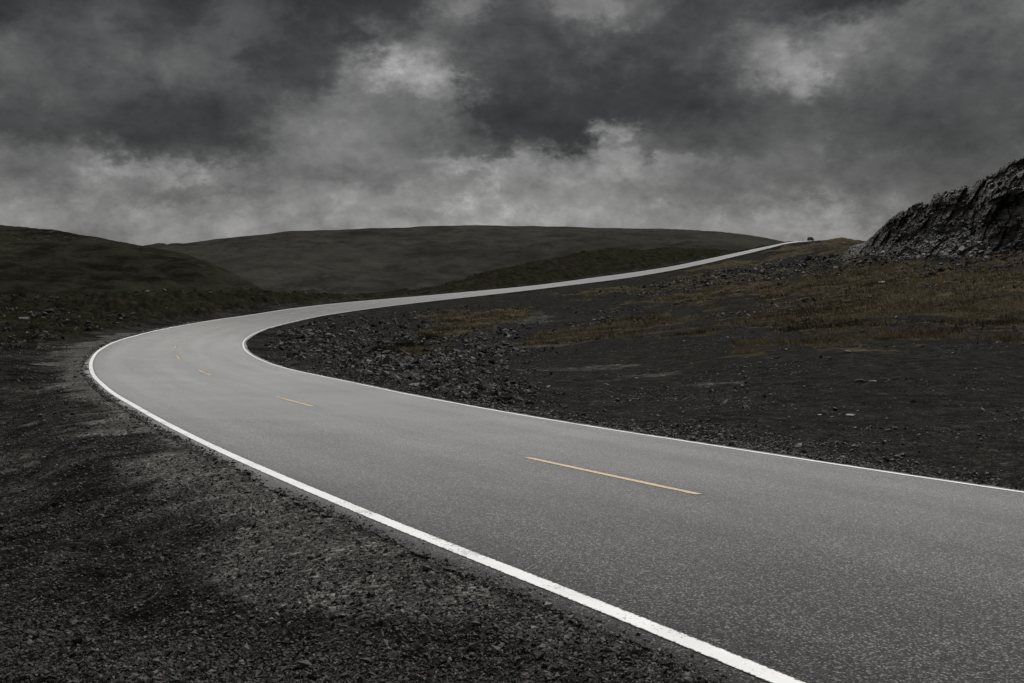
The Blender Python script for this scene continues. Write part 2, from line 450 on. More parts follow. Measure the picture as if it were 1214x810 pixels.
CTRL = np.array([  # x, y, z of surveyed ground points
(-2.3,4.5,0.17),(-3.1,6.1,0.07),(-4.6,9.2,-0.13),(-8.7,17.4,-0.52),(-12.6,27.0,-0.75),(-17.5,34.0,-0.89),(-22.7,44.0,-1.17),
(-2.1,5.9,0.12),(-1.0,5.5,0.25),(-3.0,8.7,-0.01),(-0.0,4.0,0.39),(-4.6,6.2,0.02),(-12.7,17.4,-0.52),(-24.8,34.0,-0.89),(-45.1,62.0,-1.68),
(-79.9,110.0,-1.26),(-30.9,60.0,-1.56),(-39.6,77.0,-1.59),(-34.4,80.0,-1.72),(-49.4,96.0,-1.33),(-42.5,99.0,-1.52),(-36.9,102.0,-1.88),
(-36.0,119.0,-1.82),(-59.6,116.0,-0.94),(-56.1,121.0,-0.76),(-48.8,126.0,-0.50),(-42.9,131.0,-0.66),(-36.7,141.0,-0.50),(-31.8,152.0,-0.70),
(-28.0,160.0,-0.84),(-20.0,186.0,-0.36),(-10.3,206.0,0.96),(-4.4,226.0,3.33),(3.5,241.0,5.25),(12.5,259.0,7.24),(19.8,272.0,8.99),
(29.2,288.0,10.25),(49.3,306.0,10.87),(66.7,324.0,11.14),(79.3,338.0,11.68),(-77.2,150.0,-3.08),(-63.9,165.0,-3.02),(-46.8,180.0,-2.87),
(-34.2,195.0,-2.62),(-24.2,225.0,-2.56),(-5.3,270.0,-0.74),(14.9,310.0,3.05),(34.5,340.0,6.30),(59.7,370.0,8.24),(80.4,390.0,9.23),
(99.0,400.0,11.10),(-109.0,150.0,-3.33),(-5.1,32.0,-1.21),(-8.7,55.0,-2.43),(-12.7,80.0,-3.08),(-17.8,112.0,-3.50),(-9.5,42.0,-1.39),
(-14.1,62.0,-2.10),(-19.3,85.0,-2.82),(-2.3,31.0,-1.29),(-3.6,48.0,-2.07),(-5.5,75.0,-2.77),(-7.7,105.0,-2.89),(-9.6,130.0,-2.40),
(1.9,24.0,-1.06),(2.8,35.0,-1.57),(3.8,48.0,-1.87),(5.4,68.0,-2.03),(7.5,95.0,-2.02),(10.2,130.0,-1.30),(13.0,165.0,-0.23),
(3.8,18.5,-0.68),(5.4,26.0,-1.10),(7.0,34.0,-1.18),(9.7,47.0,-1.19),(14.0,68.0,-1.17),(20.6,100.0,-0.54),(28.8,140.0,0.82),
(41.1,200.0,3.52),(88.5,315.0,12.29),(95.5,328.0,13.24),(78.6,278.0,9.73),(95.3,318.0,12.90),(100.0,322.0,13.23),(120.6,378.0,15.27),
(127.7,385.0,15.20),(134.2,385.0,14.87),(118.4,392.0,15.80),(139.5,365.0,13.99),(110.0,345.0,14.55),(62.1,235.0,5.96),(75.3,285.0,9.21),
(86.4,322.0,11.77),(4.1,12.3,-0.42),(5.5,16.5,-0.67),(7.4,22.0,-0.81),(10.0,30.0,-0.80),(13.4,40.0,-0.71),(17.7,53.0,-0.47),
(24.0,72.0,0.17),(31.6,95.0,1.20),(41.5,125.0,3.05),(54.8,165.0,5.48),(79.6,240.0,9.48),(97.8,295.0,12.06),(109.3,352.0,14.92),
(107.2,360.0,15.07),(111.1,335.0,13.76),(106.6,300.0,12.49),(91.8,240.0,9.68),(57.4,150.0,5.41),(5.7,11.0,-0.54),(7.0,13.5,-0.54),
(9.6,18.5,-0.68),(14.0,27.0,-0.75),(19.1,37.0,-0.51),(24.7,48.0,-0.03),(31.9,62.0,0.95),(41.0,80.0,2.67),(47.7,93.0,4.12),
(45.0,108.0,3.73),(50.5,135.0,5.30),(66.6,130.0,6.93),(86.9,130.0,9.65),(91.7,200.0,8.74),(146.2,250.0,11.47),(8.4,11.0,-0.54),
(13.7,18.0,-0.61),(30.3,40.0,-0.37),(52.9,70.0,2.00),(67.9,90.0,4.28),(90.4,120.0,6.55),(11.3,11.0,-0.54),(30.5,30.0,-1.06),
(70.6,70.0,2.00),(0.0,0.0,0.45),(-5.0,1.0,0.35),(-15.0,0.0,0.00),(-20.0,8.0,-0.30),(6.0,2.0,0.10),(15.0,4.0,-0.20),(30.0,5.0,-0.40),
(0.0,2.0,0.40),(-3.0,3.0,0.35),(-253.1,330.0,-9.00),(-368.2,480.0,-15.00),(-690.4,900.0,-18.00),(-169.4,330.0,-9.00),(-246.4,480.0,-15.00),
(-462.0,900.0,-18.00),(-113.6,330.0,-9.00),(-165.2,480.0,-15.00),(-309.8,900.0,-18.00),(-57.8,330.0,-9.00),(-84.0,480.0,-15.00),
(-157.6,900.0,-18.00),(-2.0,330.0,-9.00),(-2.8,480.0,-15.00),(-5.3,900.0,-18.00),(58.1,480.0,-2.00),(108.8,900.0,-14.00),
(120.1,520.0,6.00),(207.8,900.0,-10.00),(148.3,470.0,8.00),(283.9,900.0,0.00),(175.1,420.0,12.00),(375.3,900.0,0.00),(234.4,400.0,20.00),
(527.5,900.0,5.00),(335.9,400.0,20.00),(755.8,900.0,5.00),
])
HILL_LEFT = np.array([  # azimuth in degrees, rise per metre of distance
(-43.17,0.0418),(-35.99,0.0464),(-30.93,0.0491),(-27.22,0.0479),(-24.51,0.0446),(-22.39,0.0378),(-19.89,0.0293),(-18.11,0.0224),(-16.25,0.0097),(-14.86,-0.0014),(-13.58,-0.0140),(-12.29,-0.0264),(-10.89,-0.0382),
])
HILL_FAR = np.array([  # azimuth in degrees, rise per metre of distance
(-43.17,0.0185),(-27.22,0.0225),(-22.43,0.0257),(-19.59,0.0297),(-18.11,0.0333),(-16.43,0.0380),(-13.76,0.0425),(-12.47,0.0460),(-9.01,0.0484),(-8.06,0.0496),(-6.14,0.0504),(-5.28,0.0519),(-2.38,0.0524),(0.19,0.0516),(2.77,0.0515),(5.47,0.0503),(8.44,0.0495),(11.68,0.0462),(13.26,0.0426),(14.13,0.0400),(15.49,0.0346),(16.88,0.0290),(18.42,0.0240),(22.68,0.0093),(30.43,0.0000),
])
CLIFF_TOP = np.array([  # azimuth in degrees, rise per metre of distance
(17.76,0.0289),(18.94,0.0311),(19.49,0.0344),(20.02,0.0429),(20.62,0.0538),(21.09,0.0597),(21.59,0.0644),(22.09,0.0678),(22.47,0.0695),(22.68,0.0706),(22.80,0.0771),(23.62,0.0805),(24.71,0.0832),(25.09,0.0902),(25.74,0.0970),(26.41,0.1057),(26.72,0.1042),(26.91,0.1055),(27.11,0.1083),(27.30,0.1141),(28.21,0.1168),(30.43,0.1301),(33.90,0.1357),(38.93,0.1176),(45.07,0.0684),(50.92,0.0064),(54.00,-0.0075),
])

GRASS_PATCHES = np.array([  # x, y, half size across the view line, half size along it
(-5.2,104.0,3.35,27.07),(-6.2,84.0,1.85,11.79),(-0.7,118.0,3.00,18.88),(-7.1,66.0,1.34,6.64),(-5.7,60.0,0.92,3.62),
(17.4,160.0,7.46,11.27),(12.2,155.0,3.94,9.33),(32.8,170.0,6.48,17.31),(26.2,160.0,5.42,12.97),(5.8,74.0,4.39,7.42),
(1.8,66.0,2.80,4.62),(10.6,82.0,3.47,8.27),(23.3,70.0,7.71,22.13),(28.7,66.0,8.39,24.47),(38.2,76.0,7.08,25.52),
(18.1,66.0,3.92,10.95),(35.3,92.0,7.02,17.74),(27.7,56.0,2.85,6.25),(44.1,70.0,8.90,33.09),(29.9,100.0,5.08,12.53),
(73.9,258.0,6.12,18.79),(54.2,222.0,4.52,11.43),(102.2,315.0,6.41,19.87),(79.9,240.0,8.14,20.24),(64.9,190.0,8.05,20.08),
(27.4,100.0,5.08,14.52),(28.9,125.0,6.36,12.83),(21.3,108.0,4.58,7.71),(41.6,125.0,6.36,13.18),(17.6,120.0,6.10,6.06),
(37.2,150.0,7.63,9.27),
])
PALE_PATCHES = np.array([  # x, y, half size across the view line, half size along it
(19.4,60.5,4.87,1.14),(25.3,66.0,2.24,0.99),(2.9,41.0,2.08,1.44),(4.5,35.0,2.08,1.41),(5.7,30.0,1.53,0.92),(1.2,64.0,3.80,6.40),
(1.2,105.0,3.56,10.50),
])


def catmull(tab, per):
    n = len(tab)
    p = np.vstack([2 * tab[0] - tab[1], tab, 2 * tab[-1] - tab[-2]])
    t = np.arange(0, (n - 1) * per + 1) / per
    i = np.minimum(t.astype(int), n - 2); u = (t - i)[:, None]
    a, b, c, d = p[i], p[i + 1], p[i + 2], p[i + 3]
    return 0.5 * (2 * b + (c - a) * u + (2 * a - 5 * b + 4 * c - d) * u ** 2 + (3 * b - a - 3 * c + d) * u ** 3)

ROAD[-6:, 2] = ROAD[-6, 2] + np.array([0, .20, .33, .38, .36, .26])   # the crest
_d = np.array([4.0 * math.sin(R(20)), 4.0 * math.cos(R(20))])
for _k in range(-5, 0):
    ROAD[_k, :2] = ROAD[_k - 1, :2] + (_d * (_k + 6) / 5 + (ROAD[-7, :2] - ROAD[-8, :2]) * (-_k - 1) / 5)
back = [ROAD[0] + (ROAD[0] - ROAD[1]) * np.array([1, 1, .6, 0, 0, 0]) * k for k in range(12, 0, -1)]
ahead = []
last = ROAD[-1].copy(); step = ROAD[-1] - ROAD[-2]; step[3:] = 0; dz = -0.12
for k in range(30):
    dz = max(dz - 0.03, -0.25); step[2] = dz
    last = last + step; ahead.append(last.copy())
TAB = np.vstack([back, ROAD, ahead])
S_MIN = -48.0
RS = 0.5
RD = catmull(TAB, 8)                               # a station every half metre
RSTA = S_MIN + RS * np.arange(len(RD))
tan = np.gradient(RD[:, :2], axis=0); tan /= np.linalg.norm(tan, axis=1)[:, None]
nor = np.stack([-tan[:, 1], tan[:, 0]], 1)
kern = np.ones(9) / 9

def road_frame(s):
    f = lambda a: np.interp(s, RSTA, a)
    c = np.stack([f(RD[:, 0]), f(RD[:, 1]), f(RD[:, 2])], -1)
    n = np.stack([f(nor[:, 0]), f(nor[:, 1])], -1); n /= np.linalg.norm(n, axis=-1)[..., None]
    return c, n, f(RD[:, 3]), f(RD[:, 4]), f(RD[:, 5])

def road_point(s, lat, lift=0.0):
    c, n, b, wl, wr = road_frame(s)
    p = c.copy()
    p[..., 0] += n[..., 0] * lat; p[..., 1] += n[..., 1] * lat
    p[..., 2] += b * lat + lift
    return p

MARGIN_L, MARGIN_R = 0.24, 0.16                    # asphalt outside the white lines
def near_road(x, y):
    """station index, lateral offset (left positive) of ground points; far points get a large offset"""
    idx = np.zeros(len(x), dtype=int); lat = np.full(len(x), 1e3)
    cx, cy = RD[::4, 0], RD[::4, 1]
    ok = np.where((np.hypot(x, y) < 560) & (x > -60))[0]
    for k in range(0, len(ok), 60000):
        q = ok[k:k + 60000]
        d2 = (x[q, None] - cx[None]) ** 2 + (y[q, None] - cy[None]) ** 2
        j = d2.argmin(1) * 4
        best = j.copy(); bd = np.full(len(q), 1e18)
        for o in range(-3, 4):
            jj = np.clip(j + o, 0, len(RD) - 1)
            d = (x[q] - RD[jj, 0]) ** 2 + (y[q] - RD[jj, 1]) ** 2
            m = d < bd; best[m] = jj[m]; bd[m] = d[m]
        idx[q] = best
        l = (x[q] - RD[best, 0]) * nor[best, 0] + (y[q] - RD[best, 1]) * nor[best, 1]
        al = (x[q] - RD[best, 0]) * tan[best, 0] + (y[q] - RD[best, 1]) * tan[best, 1]
        lat[q] = np.where(np.abs(al) < 3, l, 1e3)
    return idx, lat

# smooth ground through the surveyed points, in azimuth / log distance
SHOULDER = []
for s in np.arange(0, 420, 8.0):
    c, n, b, wl, wr = road_frame(np.array([s]))
    for sg, w in ((1, wl + 1.2), (-1, wr + 0.9)):
        p = road_point(np.array([s]), sg * w, -0.12)[0]
        if p[1] > 2.5: SHOULDER.append(p)
PTS = np.vstack([CTRL, SHOULDER])
def polar(x, y):
    az = np.arctan2(x, y); r = np.hypot(x, y)
    return az, np.log(np.maximum(r, 1.8))
KA, KR, KC = 1.0, 0.33, 0.018
def feat(az, lr):
    return np.stack([az * KA, lr * KR], -1)
_f = feat(*polar(PTS[:, 0], PTS[:, 1]))
_D = np.sqrt(((_f[:, None] - _f[None]) ** 2).sum(-1) + KC * KC)
_scale = np.maximum(np.hypot(PTS[:, 0], PTS[:, 1]), 3.0)
_val = (PTS[:, 2] - 2.0) / _scale                  # rise over distance keeps near and far equally exact
_A = np.block([[_D + np.eye(len(PTS)) * 2e-4, np.ones((len(PTS), 1)), _f], [np.ones((1, len(PTS))), np.zeros((1, 3))], [_f.T, np.zeros((2, 3))]])
_w = np.linalg.solve(_A, np.concatenate([_val, [0, 0, 0]]))
def survey(az, lr):
    out = np.empty(len(az))
    for k in range(0, len(az), 40000):
        f = feat(az[k:k + 40000], lr[k:k + 40000])
        d2 = (f[:, 0:1] - _f[None, :, 0]) ** 2 + (f[:, 1:2] - _f[None, :, 1]) ** 2
        out[k:k + 40000] = np.sqrt(d2 + KC * KC) @ _w[:len(PTS)] + _w[len(PTS)] + f @ _w[len(PTS) + 1:]
    return out * np.maximum(np.exp(lr), 3.0) + 2.0

AZ_LIM = R(46.0)
def patch_mask(tab, x, y, ragged=0.5, seed=40):
    m = np.zeros(len(x))
    nz = fbm2(x * 0.45, y * 0.45, 4, seed) * 1.6 + fbm2(x * 0.09, y * 0.09, 3, seed + 9) * 1.2
    for px, py, a, b in tab:
        L = math.hypot(px, py); ux, uy = px / L, py / L
        q = np.where((np.abs(x - px) < 3 * max(a, b)) & (np.abs(y - py) < 3 * max(a, b)))[0]
        if not len(q): continue
        dx, dy = x[q] - px, y[q] - py
        d = np.sqrt(((dx * uy - dy * ux) / a) ** 2 + ((dx * ux + dy * uy) / b) ** 2)
        m[q] = np.maximum(m[q], sstep(d + nz[q] * ragged, 1.25, 0.55))
    return m

def ground(x, y, masks=True, fine=True):
    az, lr = polar(x, y)
    r = np.exp(lr)
    front = np.abs(az) <= AZ_LIM
    z = np.empty(len(x))
    z[front] = survey(az[front], lr[front])
    b = ~front
    if b.any():
        lf = survey(np.full(b.sum(), -AZ_LIM), lr[b]); rt = survey(np.full(b.sum(), AZ_LIM), lr[b])
        a2 = np.where(az[b] < 0, az[b] + 2 * math.pi, az[b])
        t = sstep(a2, AZ_LIM, 2 * math.pi - AZ_LIM)
        z[b] = rt * (1 - t) + lf * t
    z = np.where(r > 700, z * (1 - sstep(r, 700, 1100)) + (-18.0) * sstep(r, 700, 1100), z)
    idx, lat = near_road(x, y)
    cz, bk, wl, wr = RD[idx, 2], RD[idx, 3], RD[idx, 4], RD[idx, 5]
    over = np.where(lat > 0, lat - wl - MARGIN_L, -lat - wr - MARGIN_R)      # distance outside the asphalt
    edge_lat = np.where(lat > 0, wl + MARGIN_L, -wr - MARGIN_R)
    edge_z = cz + bk * edge_lat
    left = lat > 0
    # heath on the left beyond the gravel lay-by, kept clear of the road verge
    heath = sstep(r + fbm2(x * .12, y * .12, 3, 5) * 18, 43, 50) * (left | (lat > 900)) * (az < R(16.5))
    heath *= sstep(over + fbm2(x * .3, y * .3, 3, 6) * 2.0, 2.4, 4.2)
    heath *= (az < R(-1.0)) | left
    heath = np.clip(heath, 0, 1)
    inner = (~left) & (over < 40)
    # roughness of the ground
    if fine:
        amp_far = np.clip(r / 60.0, 0.15, 1.6)
        lump = fbm2(x * 0.32, y * 0.32, 4, 11) * 0.42 * amp_far
        hum = np.abs(fbm2(x * 0.75, y * 0.75, 3, 13)) * 0.75
        smallb = fbm2(x * 2.3, y * 2.3, 4, 17) * 0.055
        tiny = fbm2(x * 13.0, y * 13.0, 3, 19) * 0.022 * (r < 30)
        flat = np.where(left, 1.0, np.clip(.22 + .78 * sstep(r, 70, 130), 0, 1))
        rough = smallb * np.where(left, 1, .7) + tiny + lump * flat * (0.25 + 0.75 * sstep(over, 3, 14)) * sstep(r, 8, 40) + heath * hum * 0.9
        rim = heath * sstep(r, 95, 118) * sstep(r, 165, 140) * (az < R(-12))
        rough = rough + rim * np.abs(fbm2(x * 0.5, y * 0.5, 4, 23)) * 1.3
        ruts = np.where(left & (r < 40), np.sin(over * 3.4 + fbm2(x * .2, y * .2, 2, 33) * 3) * 0.012 * sstep(over, .6, 2) * sstep(over, 9, 5), 0)
        rough = rough + ruts
    else:
        rough = 0.0
    blend = np.clip(r * 0.05, 1.6, 6.0)
    drop = np.where(left, 0.012, 0.03)
    nearv = edge_z - drop - np.clip(over, 0, 8) * np.where(left, 0.02, 0.075)
    t = sstep(over, 0.1, blend)
    z = nearv * (1 - t) + z * t
    z = z + rough * np.where(left, 0.25 + 0.75 * sstep(over, 0.2, 3.0), 0.05 + 0.95 * sstep(over, 0.5, 4.0))
    under = cz + bk * lat - 0.16                   # the bed beneath the asphalt
    k = sstep(over, -0.55, -0.24)
    z = np.where(over < 0.0, np.minimum(under * (1 - k) + (edge_z - drop) * k, cz + bk * lat - 0.014), z)
    if not masks:
        return z, over, left
    m = {}
    # pale dusty strip of fine gravel along the outside of the bend
    wv = fbm2(x * .35, y * .35, 4, 51)
    m['dust'] = np.where(left & (r < 75), sstep(over + wv * 1.3, np.clip(0.9 + 0.027 * r, .75, 2.7), 0.1), 0.0)
    m['dust'] = np.maximum(m['dust'], 0.5 * patch_mask(PALE_PATCHES, x, y, .5, 61))
    g = patch_mask(GRASS_PATCHES, x, y, 0.75, 41) * (over > 1.0)
    far_r = ((az > R(9)) & (r > 185) & ~left) * sstep(fbm2(x * .06, y * .06, 4, 77), .02, .2) * sstep(over, 3, 8) * .8
    m['grass'] = np.maximum(g, far_r)
    m['heath'] = heath
    m['floor'] = np.where(left, 0.0, sstep(over, .8, 3.0)) * sstep(r, 330, 260)
    # broken stone of the embankment on the inside of the bend
    wr_ = fbm2(x * .16, y * .16, 4, 55) * 8.0
    rip = inner * sstep(over, 0.9, 2.6) * sstep(over + wr_, np.clip(r * .42, 11, 34), np.clip(r * .14, 4, 12)) * sstep(az + wr_ * .006, R(4.5), R(-5.0)) * sstep(r, 18, 30)
    m['stone'] = np.clip(rip, 0, 1) * (1 - .8 * g)
    return z, over, left, m

# ------------------------------------------------------------------ materials
def new_mat(name):
    m = bpy.data.materials.new(name); m.use_nodes = True
    T = NT(m.node_tree)
    b = m.node_tree.nodes['Principled BSDF']
    return m, T, b

def geo_pos(T):
    return T.n('ShaderNodeNewGeometry').outputs['Position']

def bump(T, b, h, strength, dist):
    nd = T.n('ShaderNodeBump')
    nd.inputs['Strength'].default_value = strength; nd.inputs['Distance'].default_value = dist
    T.link(h, nd.inputs['Height']); T.link(nd.outputs[0], b.inputs['Normal'])
    return nd

def asphalt_nodes(T, b):
    p = geo_pos(T)
    # aggregate: pale and dark chippings in black binder
    v1 = T.n('ShaderNodeTexVoronoi', feature='F1'); T.link(p, v1.inputs['Vector']); v1.inputs['Scale'].default_value = 88.0
    chip = T.n('ShaderNodeSeparateColor'); T.link(v1.outputs['Color'], chip.inputs[0])
    v2 = T.n('ShaderNodeTexVoronoi', feature='F1'); T.link(p, v2.inputs['Vector']); v2.inputs['Scale'].default_value = 210.0
    chip2 = T.n('ShaderNodeSeparateColor'); T.link(v2.outputs['Color'], chip2.inputs[0])
    body = T.math('ADD', T.math('MULTIPLY', T.math('POWER', chip.outputs[0], 3.6), 0.95), T.math('MULTIPLY', T.math('POWER', chip2.outputs[1], 3.0), 0.6))
    gap = T.ramp(v1.outputs['Distance'], 0.30, 0.62, 1.0, 0.22)
    body = T.math('MULTIPLY', body, gap)
    # long-wave wear: lanes, patches, streaks along the road
    lat = T.attr('lateral'); sta = T.attr('station')
    cv = T.n('ShaderNodeCombineXYZ'); T.put(cv.inputs[0], T.math('MULTIPLY', sta, 0.045)); T.put(cv.inputs[1], T.math('MULTIPLY', lat, 1.1))
    streak = T.noise(cv.outputs[0], 1.6, 5.0, 0.6)
    blot = T.noise(p, 0.55, 5.0, 0.6)
    track = T.math('ABSOLUTE', T.math('SUBTRACT', T.math('ABSOLUTE', lat), 1.65))
    wheel = T.ramp(T.math('ABSOLUTE', T.math('SUBTRACT', track, 0.8)), 0.0, 0.55, 1.0, 0.0)
    wear = T.math('ADD', T.math('ADD', 0.80, T.math('MULTIPLY', T.math('SUBTRACT', streak, 0.5), 0.62)), T.math('MULTIPLY', T.math('SUBTRACT', blot, 0.5), 0.60))
    wear = T.math('ADD', wear, T.math('MULTIPLY', wheel, 0.10))
    margin = T.attr('margin')
    wear = T.math('MULTIPLY', wear, T.math('SUBTRACT', 1.0, T.math('MULTIPLY', margin, 0.6)))
    tone = T.math('MULTIPLY', T.math('ADD', ASPHALT_MIN, T.math('MULTIPLY', body, ASPHALT_GAIN)), wear)
    col = T.n('ShaderNodeCombineColor')
    T.put(col.inputs[0], tone); T.put(col.inputs[1], T.math('MULTIPLY', tone, 0.985)); T.put(col.inputs[2], T.math('MULTIPLY', tone, 0.955))
    h = T.math('ADD', T.math('MULTIPLY', T.math('SUBTRACT', 0.6, v1.outputs['Distance']), 1.0), T.math('MULTIPLY', T.math('SUBTRACT', 0.5, v2.outputs['Distance']), 0.4))
    dusty = T.math('MULTIPLY', T.math('ADD', 0.52, T.math('MULTIPLY', wear, 0.40)), T.math('ADD', 0.72, T.math('MULTIPLY', body, 0.9)))  # strength of the added sheen, varied by wear and chippings
    return col.outputs[0], h, dusty

ASPHALT_MIN, ASPHALT_GAIN = 0.008, 0.245
def asphalt_material():
    m, T, b = new_mat('asphalt')
    c, h, dusty = asphalt_nodes(T, b)
    T.link(c, b.inputs['Base Color'])
    b.inputs['Roughness'].default_value = 0.8
    b.inputs['Specular IOR Level'].default_value = 0.10
    # sheen added over the asphalt, boosted to lighten it at low viewing angles
    sh = T.n('ShaderNodeBsdfSheen', distribution='MICROFIBER')
    sc_ = T.n('ShaderNodeCombineColor')
    for i_, k_ in enumerate((3.1, 3.07, 3.0)):
        T.put(sc_.inputs[i_], T.math('MULTIPLY', dusty, k_))
    T.link(sc_.outputs[0], sh.inputs['Color']); sh.inputs['Roughness'].default_value = 0.2
    ad = T.n('ShaderNodeAddShader'); T.link(b.outputs[0], ad.inputs[0]); T.link(sh.outputs[0], ad.inputs[1])
    T.link(ad.outputs[0], m.node_tree.nodes['Material Output'].inputs['Surface'])
    bump(T, b, h, 0.45, 0.006)
    return m

def paint_material(name, col, worn):
    m, T, b = new_mat(name)
    p = geo_pos(T)
    c, h, dusty = asphalt_nodes(T, b)
    n1 = T.noise(p, 55.0, 4.0, 0.7); n2 = T.noise(p, 1.7, 4.0, 0.6)
    wear = T.ramp(T.math('ADD', n1, T.math('MULTIPLY', T.math('SUBTRACT', n2, 0.5), 0.8)), 0.62 - worn, 0.74 - worn * .6, 0.0, 0.8)
    e = T.attr('edge')                              # chipped rim of the painted film
    chipped = T.ramp(T.math('ADD', e, T.math('MULTIPLY', T.math('SUBTRACT', T.noise(p, 38.0, 3.0, 0.7), 0.5), 0.9)), 0.84, 0.98)
    wear = T.math('MAXIMUM', wear, chipped)
    dirt = T.ramp(T.noise(p, 3.1, 5.0, 0.6), 0.3, 0.8, 1.0, 0.82)
    cc = T.n('ShaderNodeCombineColor')
    for i in range(3):
        T.put(cc.inputs[i], T.math('MULTIPLY', dirt, col[i]))
    T.link(T.mixc(wear, cc.outputs[0], c), b.inputs['Base Color'])
    b.inputs['Roughness'].default_value = 0.55
    b.inputs['Specular IOR Level'].default_value = 0.4
    bump(T, b, h, 0.25, 0.004)
    return m

def terrain_material():
    m, T, b = new_mat('ground')
    p = geo_pos(T)
    # dark slate gravel: grains of several sizes
    v1 = T.n('ShaderNodeTexVoronoi', feature='F1'); T.link(p, v1.inputs['Vector']); v1.inputs['Scale'].default_value = 34.0
    k1 = T.n('ShaderNodeSeparateColor'); T.link(v1.outputs['Color'], k1.inputs[0])
    v2 = T.n('ShaderNodeTexVoronoi', feature='F1'); T.link(p, v2.inputs['Vector']); v2.inputs['Scale'].default_value = 90.0
    k2 = T.n('ShaderNodeSeparateColor'); T.link(v2.outputs['Color'], k2.inputs[0])
    v3 = T.n('ShaderNodeTexVoronoi', feature='F1'); T.link(p, v3.inputs['Vector']); v3.inputs['Scale'].default_value = 5.5
    k3 = T.n('ShaderNodeSeparateColor'); T.link(v3.outputs['Color'], k3.inputs[0])
    spark = T.math('ADD', T.math('MULTIPLY', T.math('POWER', k1.outputs[0], 5.0), 0.055), T.math('MULTIPLY', T.math('POWER', k2.outputs[0], 4.0), 0.035))
    spark = T.math('ADD', spark, T.math('MULTIPLY', T.math('POWER', k3.outputs[0], 9.0), 0.03))
    big = T.noise(p, 0.22, 6.0, 0.62); mid = T.noise(p, 1.7, 6.0, 0.62)
    patchy = T.math('MULTIPLY', T.ramp(big, 0.32, 0.70, 0.55, 1.5), T.ramp(mid, 0.3, 0.72, 0.45, 1.55))
    gravel_tone = T.math('MULTIPLY', T.math('ADD', 0.0075, T.math('MULTIPLY', spark, .75)), patchy)
    gc = T.n('ShaderNodeCombineColor')
    T.put(gc.inputs[0], T.math('MULTIPLY', gravel_tone, 1.10)); T.put(gc.inputs[1], gravel_tone); T.put(gc.inputs[2], T.math('MULTIPLY', gravel_tone, 0.92))
    col = gc.outputs[0]
    fl = T.math('MULTIPLY', T.math('ADD', 0.0125, T.math('MULTIPLY', spark, .55)), T.ramp(mid, 0.28, 0.72, 0.72, 1.32))
    fc = T.n('ShaderNodeCombineColor')
    T.put(fc.inputs[0], T.math('MULTIPLY', fl, 1.09)); T.put(fc.inputs[1], T.math('MULTIPLY', fl, 1.01)); T.put(fc.inputs[2], T.math('MULTIPLY', fl, 0.92))
    col = T.mixc(T.math('MULTIPLY', T.attr('floor'), 0.85), col, fc.outputs[0])
    # pale dust and crushed stone
    dn = T.math('MULTIPLY', T.math('ADD', 0.037, T.math('MULTIPLY', spark, 2.4)), T.ramp(mid, 0.25, 0.75, 0.6, 1.4))
    dc = T.n('ShaderNodeCombineColor')
    T.put(dc.inputs[0], T.math('MULTIPLY', dn, 1.06)); T.put(dc.inputs[1], dn); T.put(dc.inputs[2], T.math('MULTIPLY', dn, 0.93))
    dust = T.ramp(T.math('ADD', T.attr('dust'), T.math('MULTIPLY', T.math('SUBTRACT', mid, 0.5), 0.9)), 0.22, 0.85)
    col = T.mixc(dust, col, dc.outputs[0])
    # ochre grass
    gn = T.noise(p, 0.8, 7.0, 0.7); gn2 = T.noise(p, 0.13, 4.0, 0.6)
    gcol = T.mixc(T.ramp(gn, 0.3, 0.7), (0.024, 0.021, 0.0145), (0.098, 0.080, 0.053))
    gcol = T.mixc(T.ramp(gn2, 0.42, 0.66), gcol, T.mixc(T.ramp(gn, 0.3, 0.7), (0.018, 0.017, 0.0115), (0.062, 0.055, 0.037)))
    gm = T.ramp(T.math('ADD', T.attr('grass'), T.math('MULTIPLY', T.math('SUBTRACT', T.noise(p, 1.3, 6.0, 0.7), 0.5), 1.3)), 0.20, 0.58)
    col = T.mixc(gm, col, gcol)
    # heath: moss, crowberry, lichen
    hn = T.noise(p, 0.6, 8.0, 0.7); hn2 = T.noise(p, 0.16, 5.0, 0.65)
    hcol = T.mixc(T.ramp(hn, 0.32, 0.68), (0.006, 0.006, 0.0042), (0.028, 0.0265, 0.017))
    hcol = T.mixc(T.ramp(hn2, 0.46, 0.66), hcol, T.mixc(T.ramp(hn, 0.3, 0.7), (0.009, 0.0078, 0.006), (0.032, 0.027, 0.020)))
    hm = T.ramp(T.math('ADD', T.attr('heath'), T.math('MULTIPLY', T.math('SUBTRACT', T.noise(p, 0.9, 6.0, 0.7), 0.5), 0.8)), 0.35, 0.65)
    col = T.mixc(hm, col, hcol)
    T.link(col, b.inputs['Base Color'])
    b.inputs['Roughness'].default_value = 1.0
    b.inputs['Specular IOR Level'].default_value = 0.0
    h = T.math('ADD', T.math('MULTIPLY', T.math('SUBTRACT', 0.6, v1.outputs['Distance']), 0.7), T.math('MULTIPLY', T.math('SUBTRACT', 0.6, v2.outputs['Distance']), 0.3))
    h = T.math('ADD', h, T.math('MULTIPLY', mid, 1.2))
    bump(T, b, h, 0.9, 0.03)
    return m

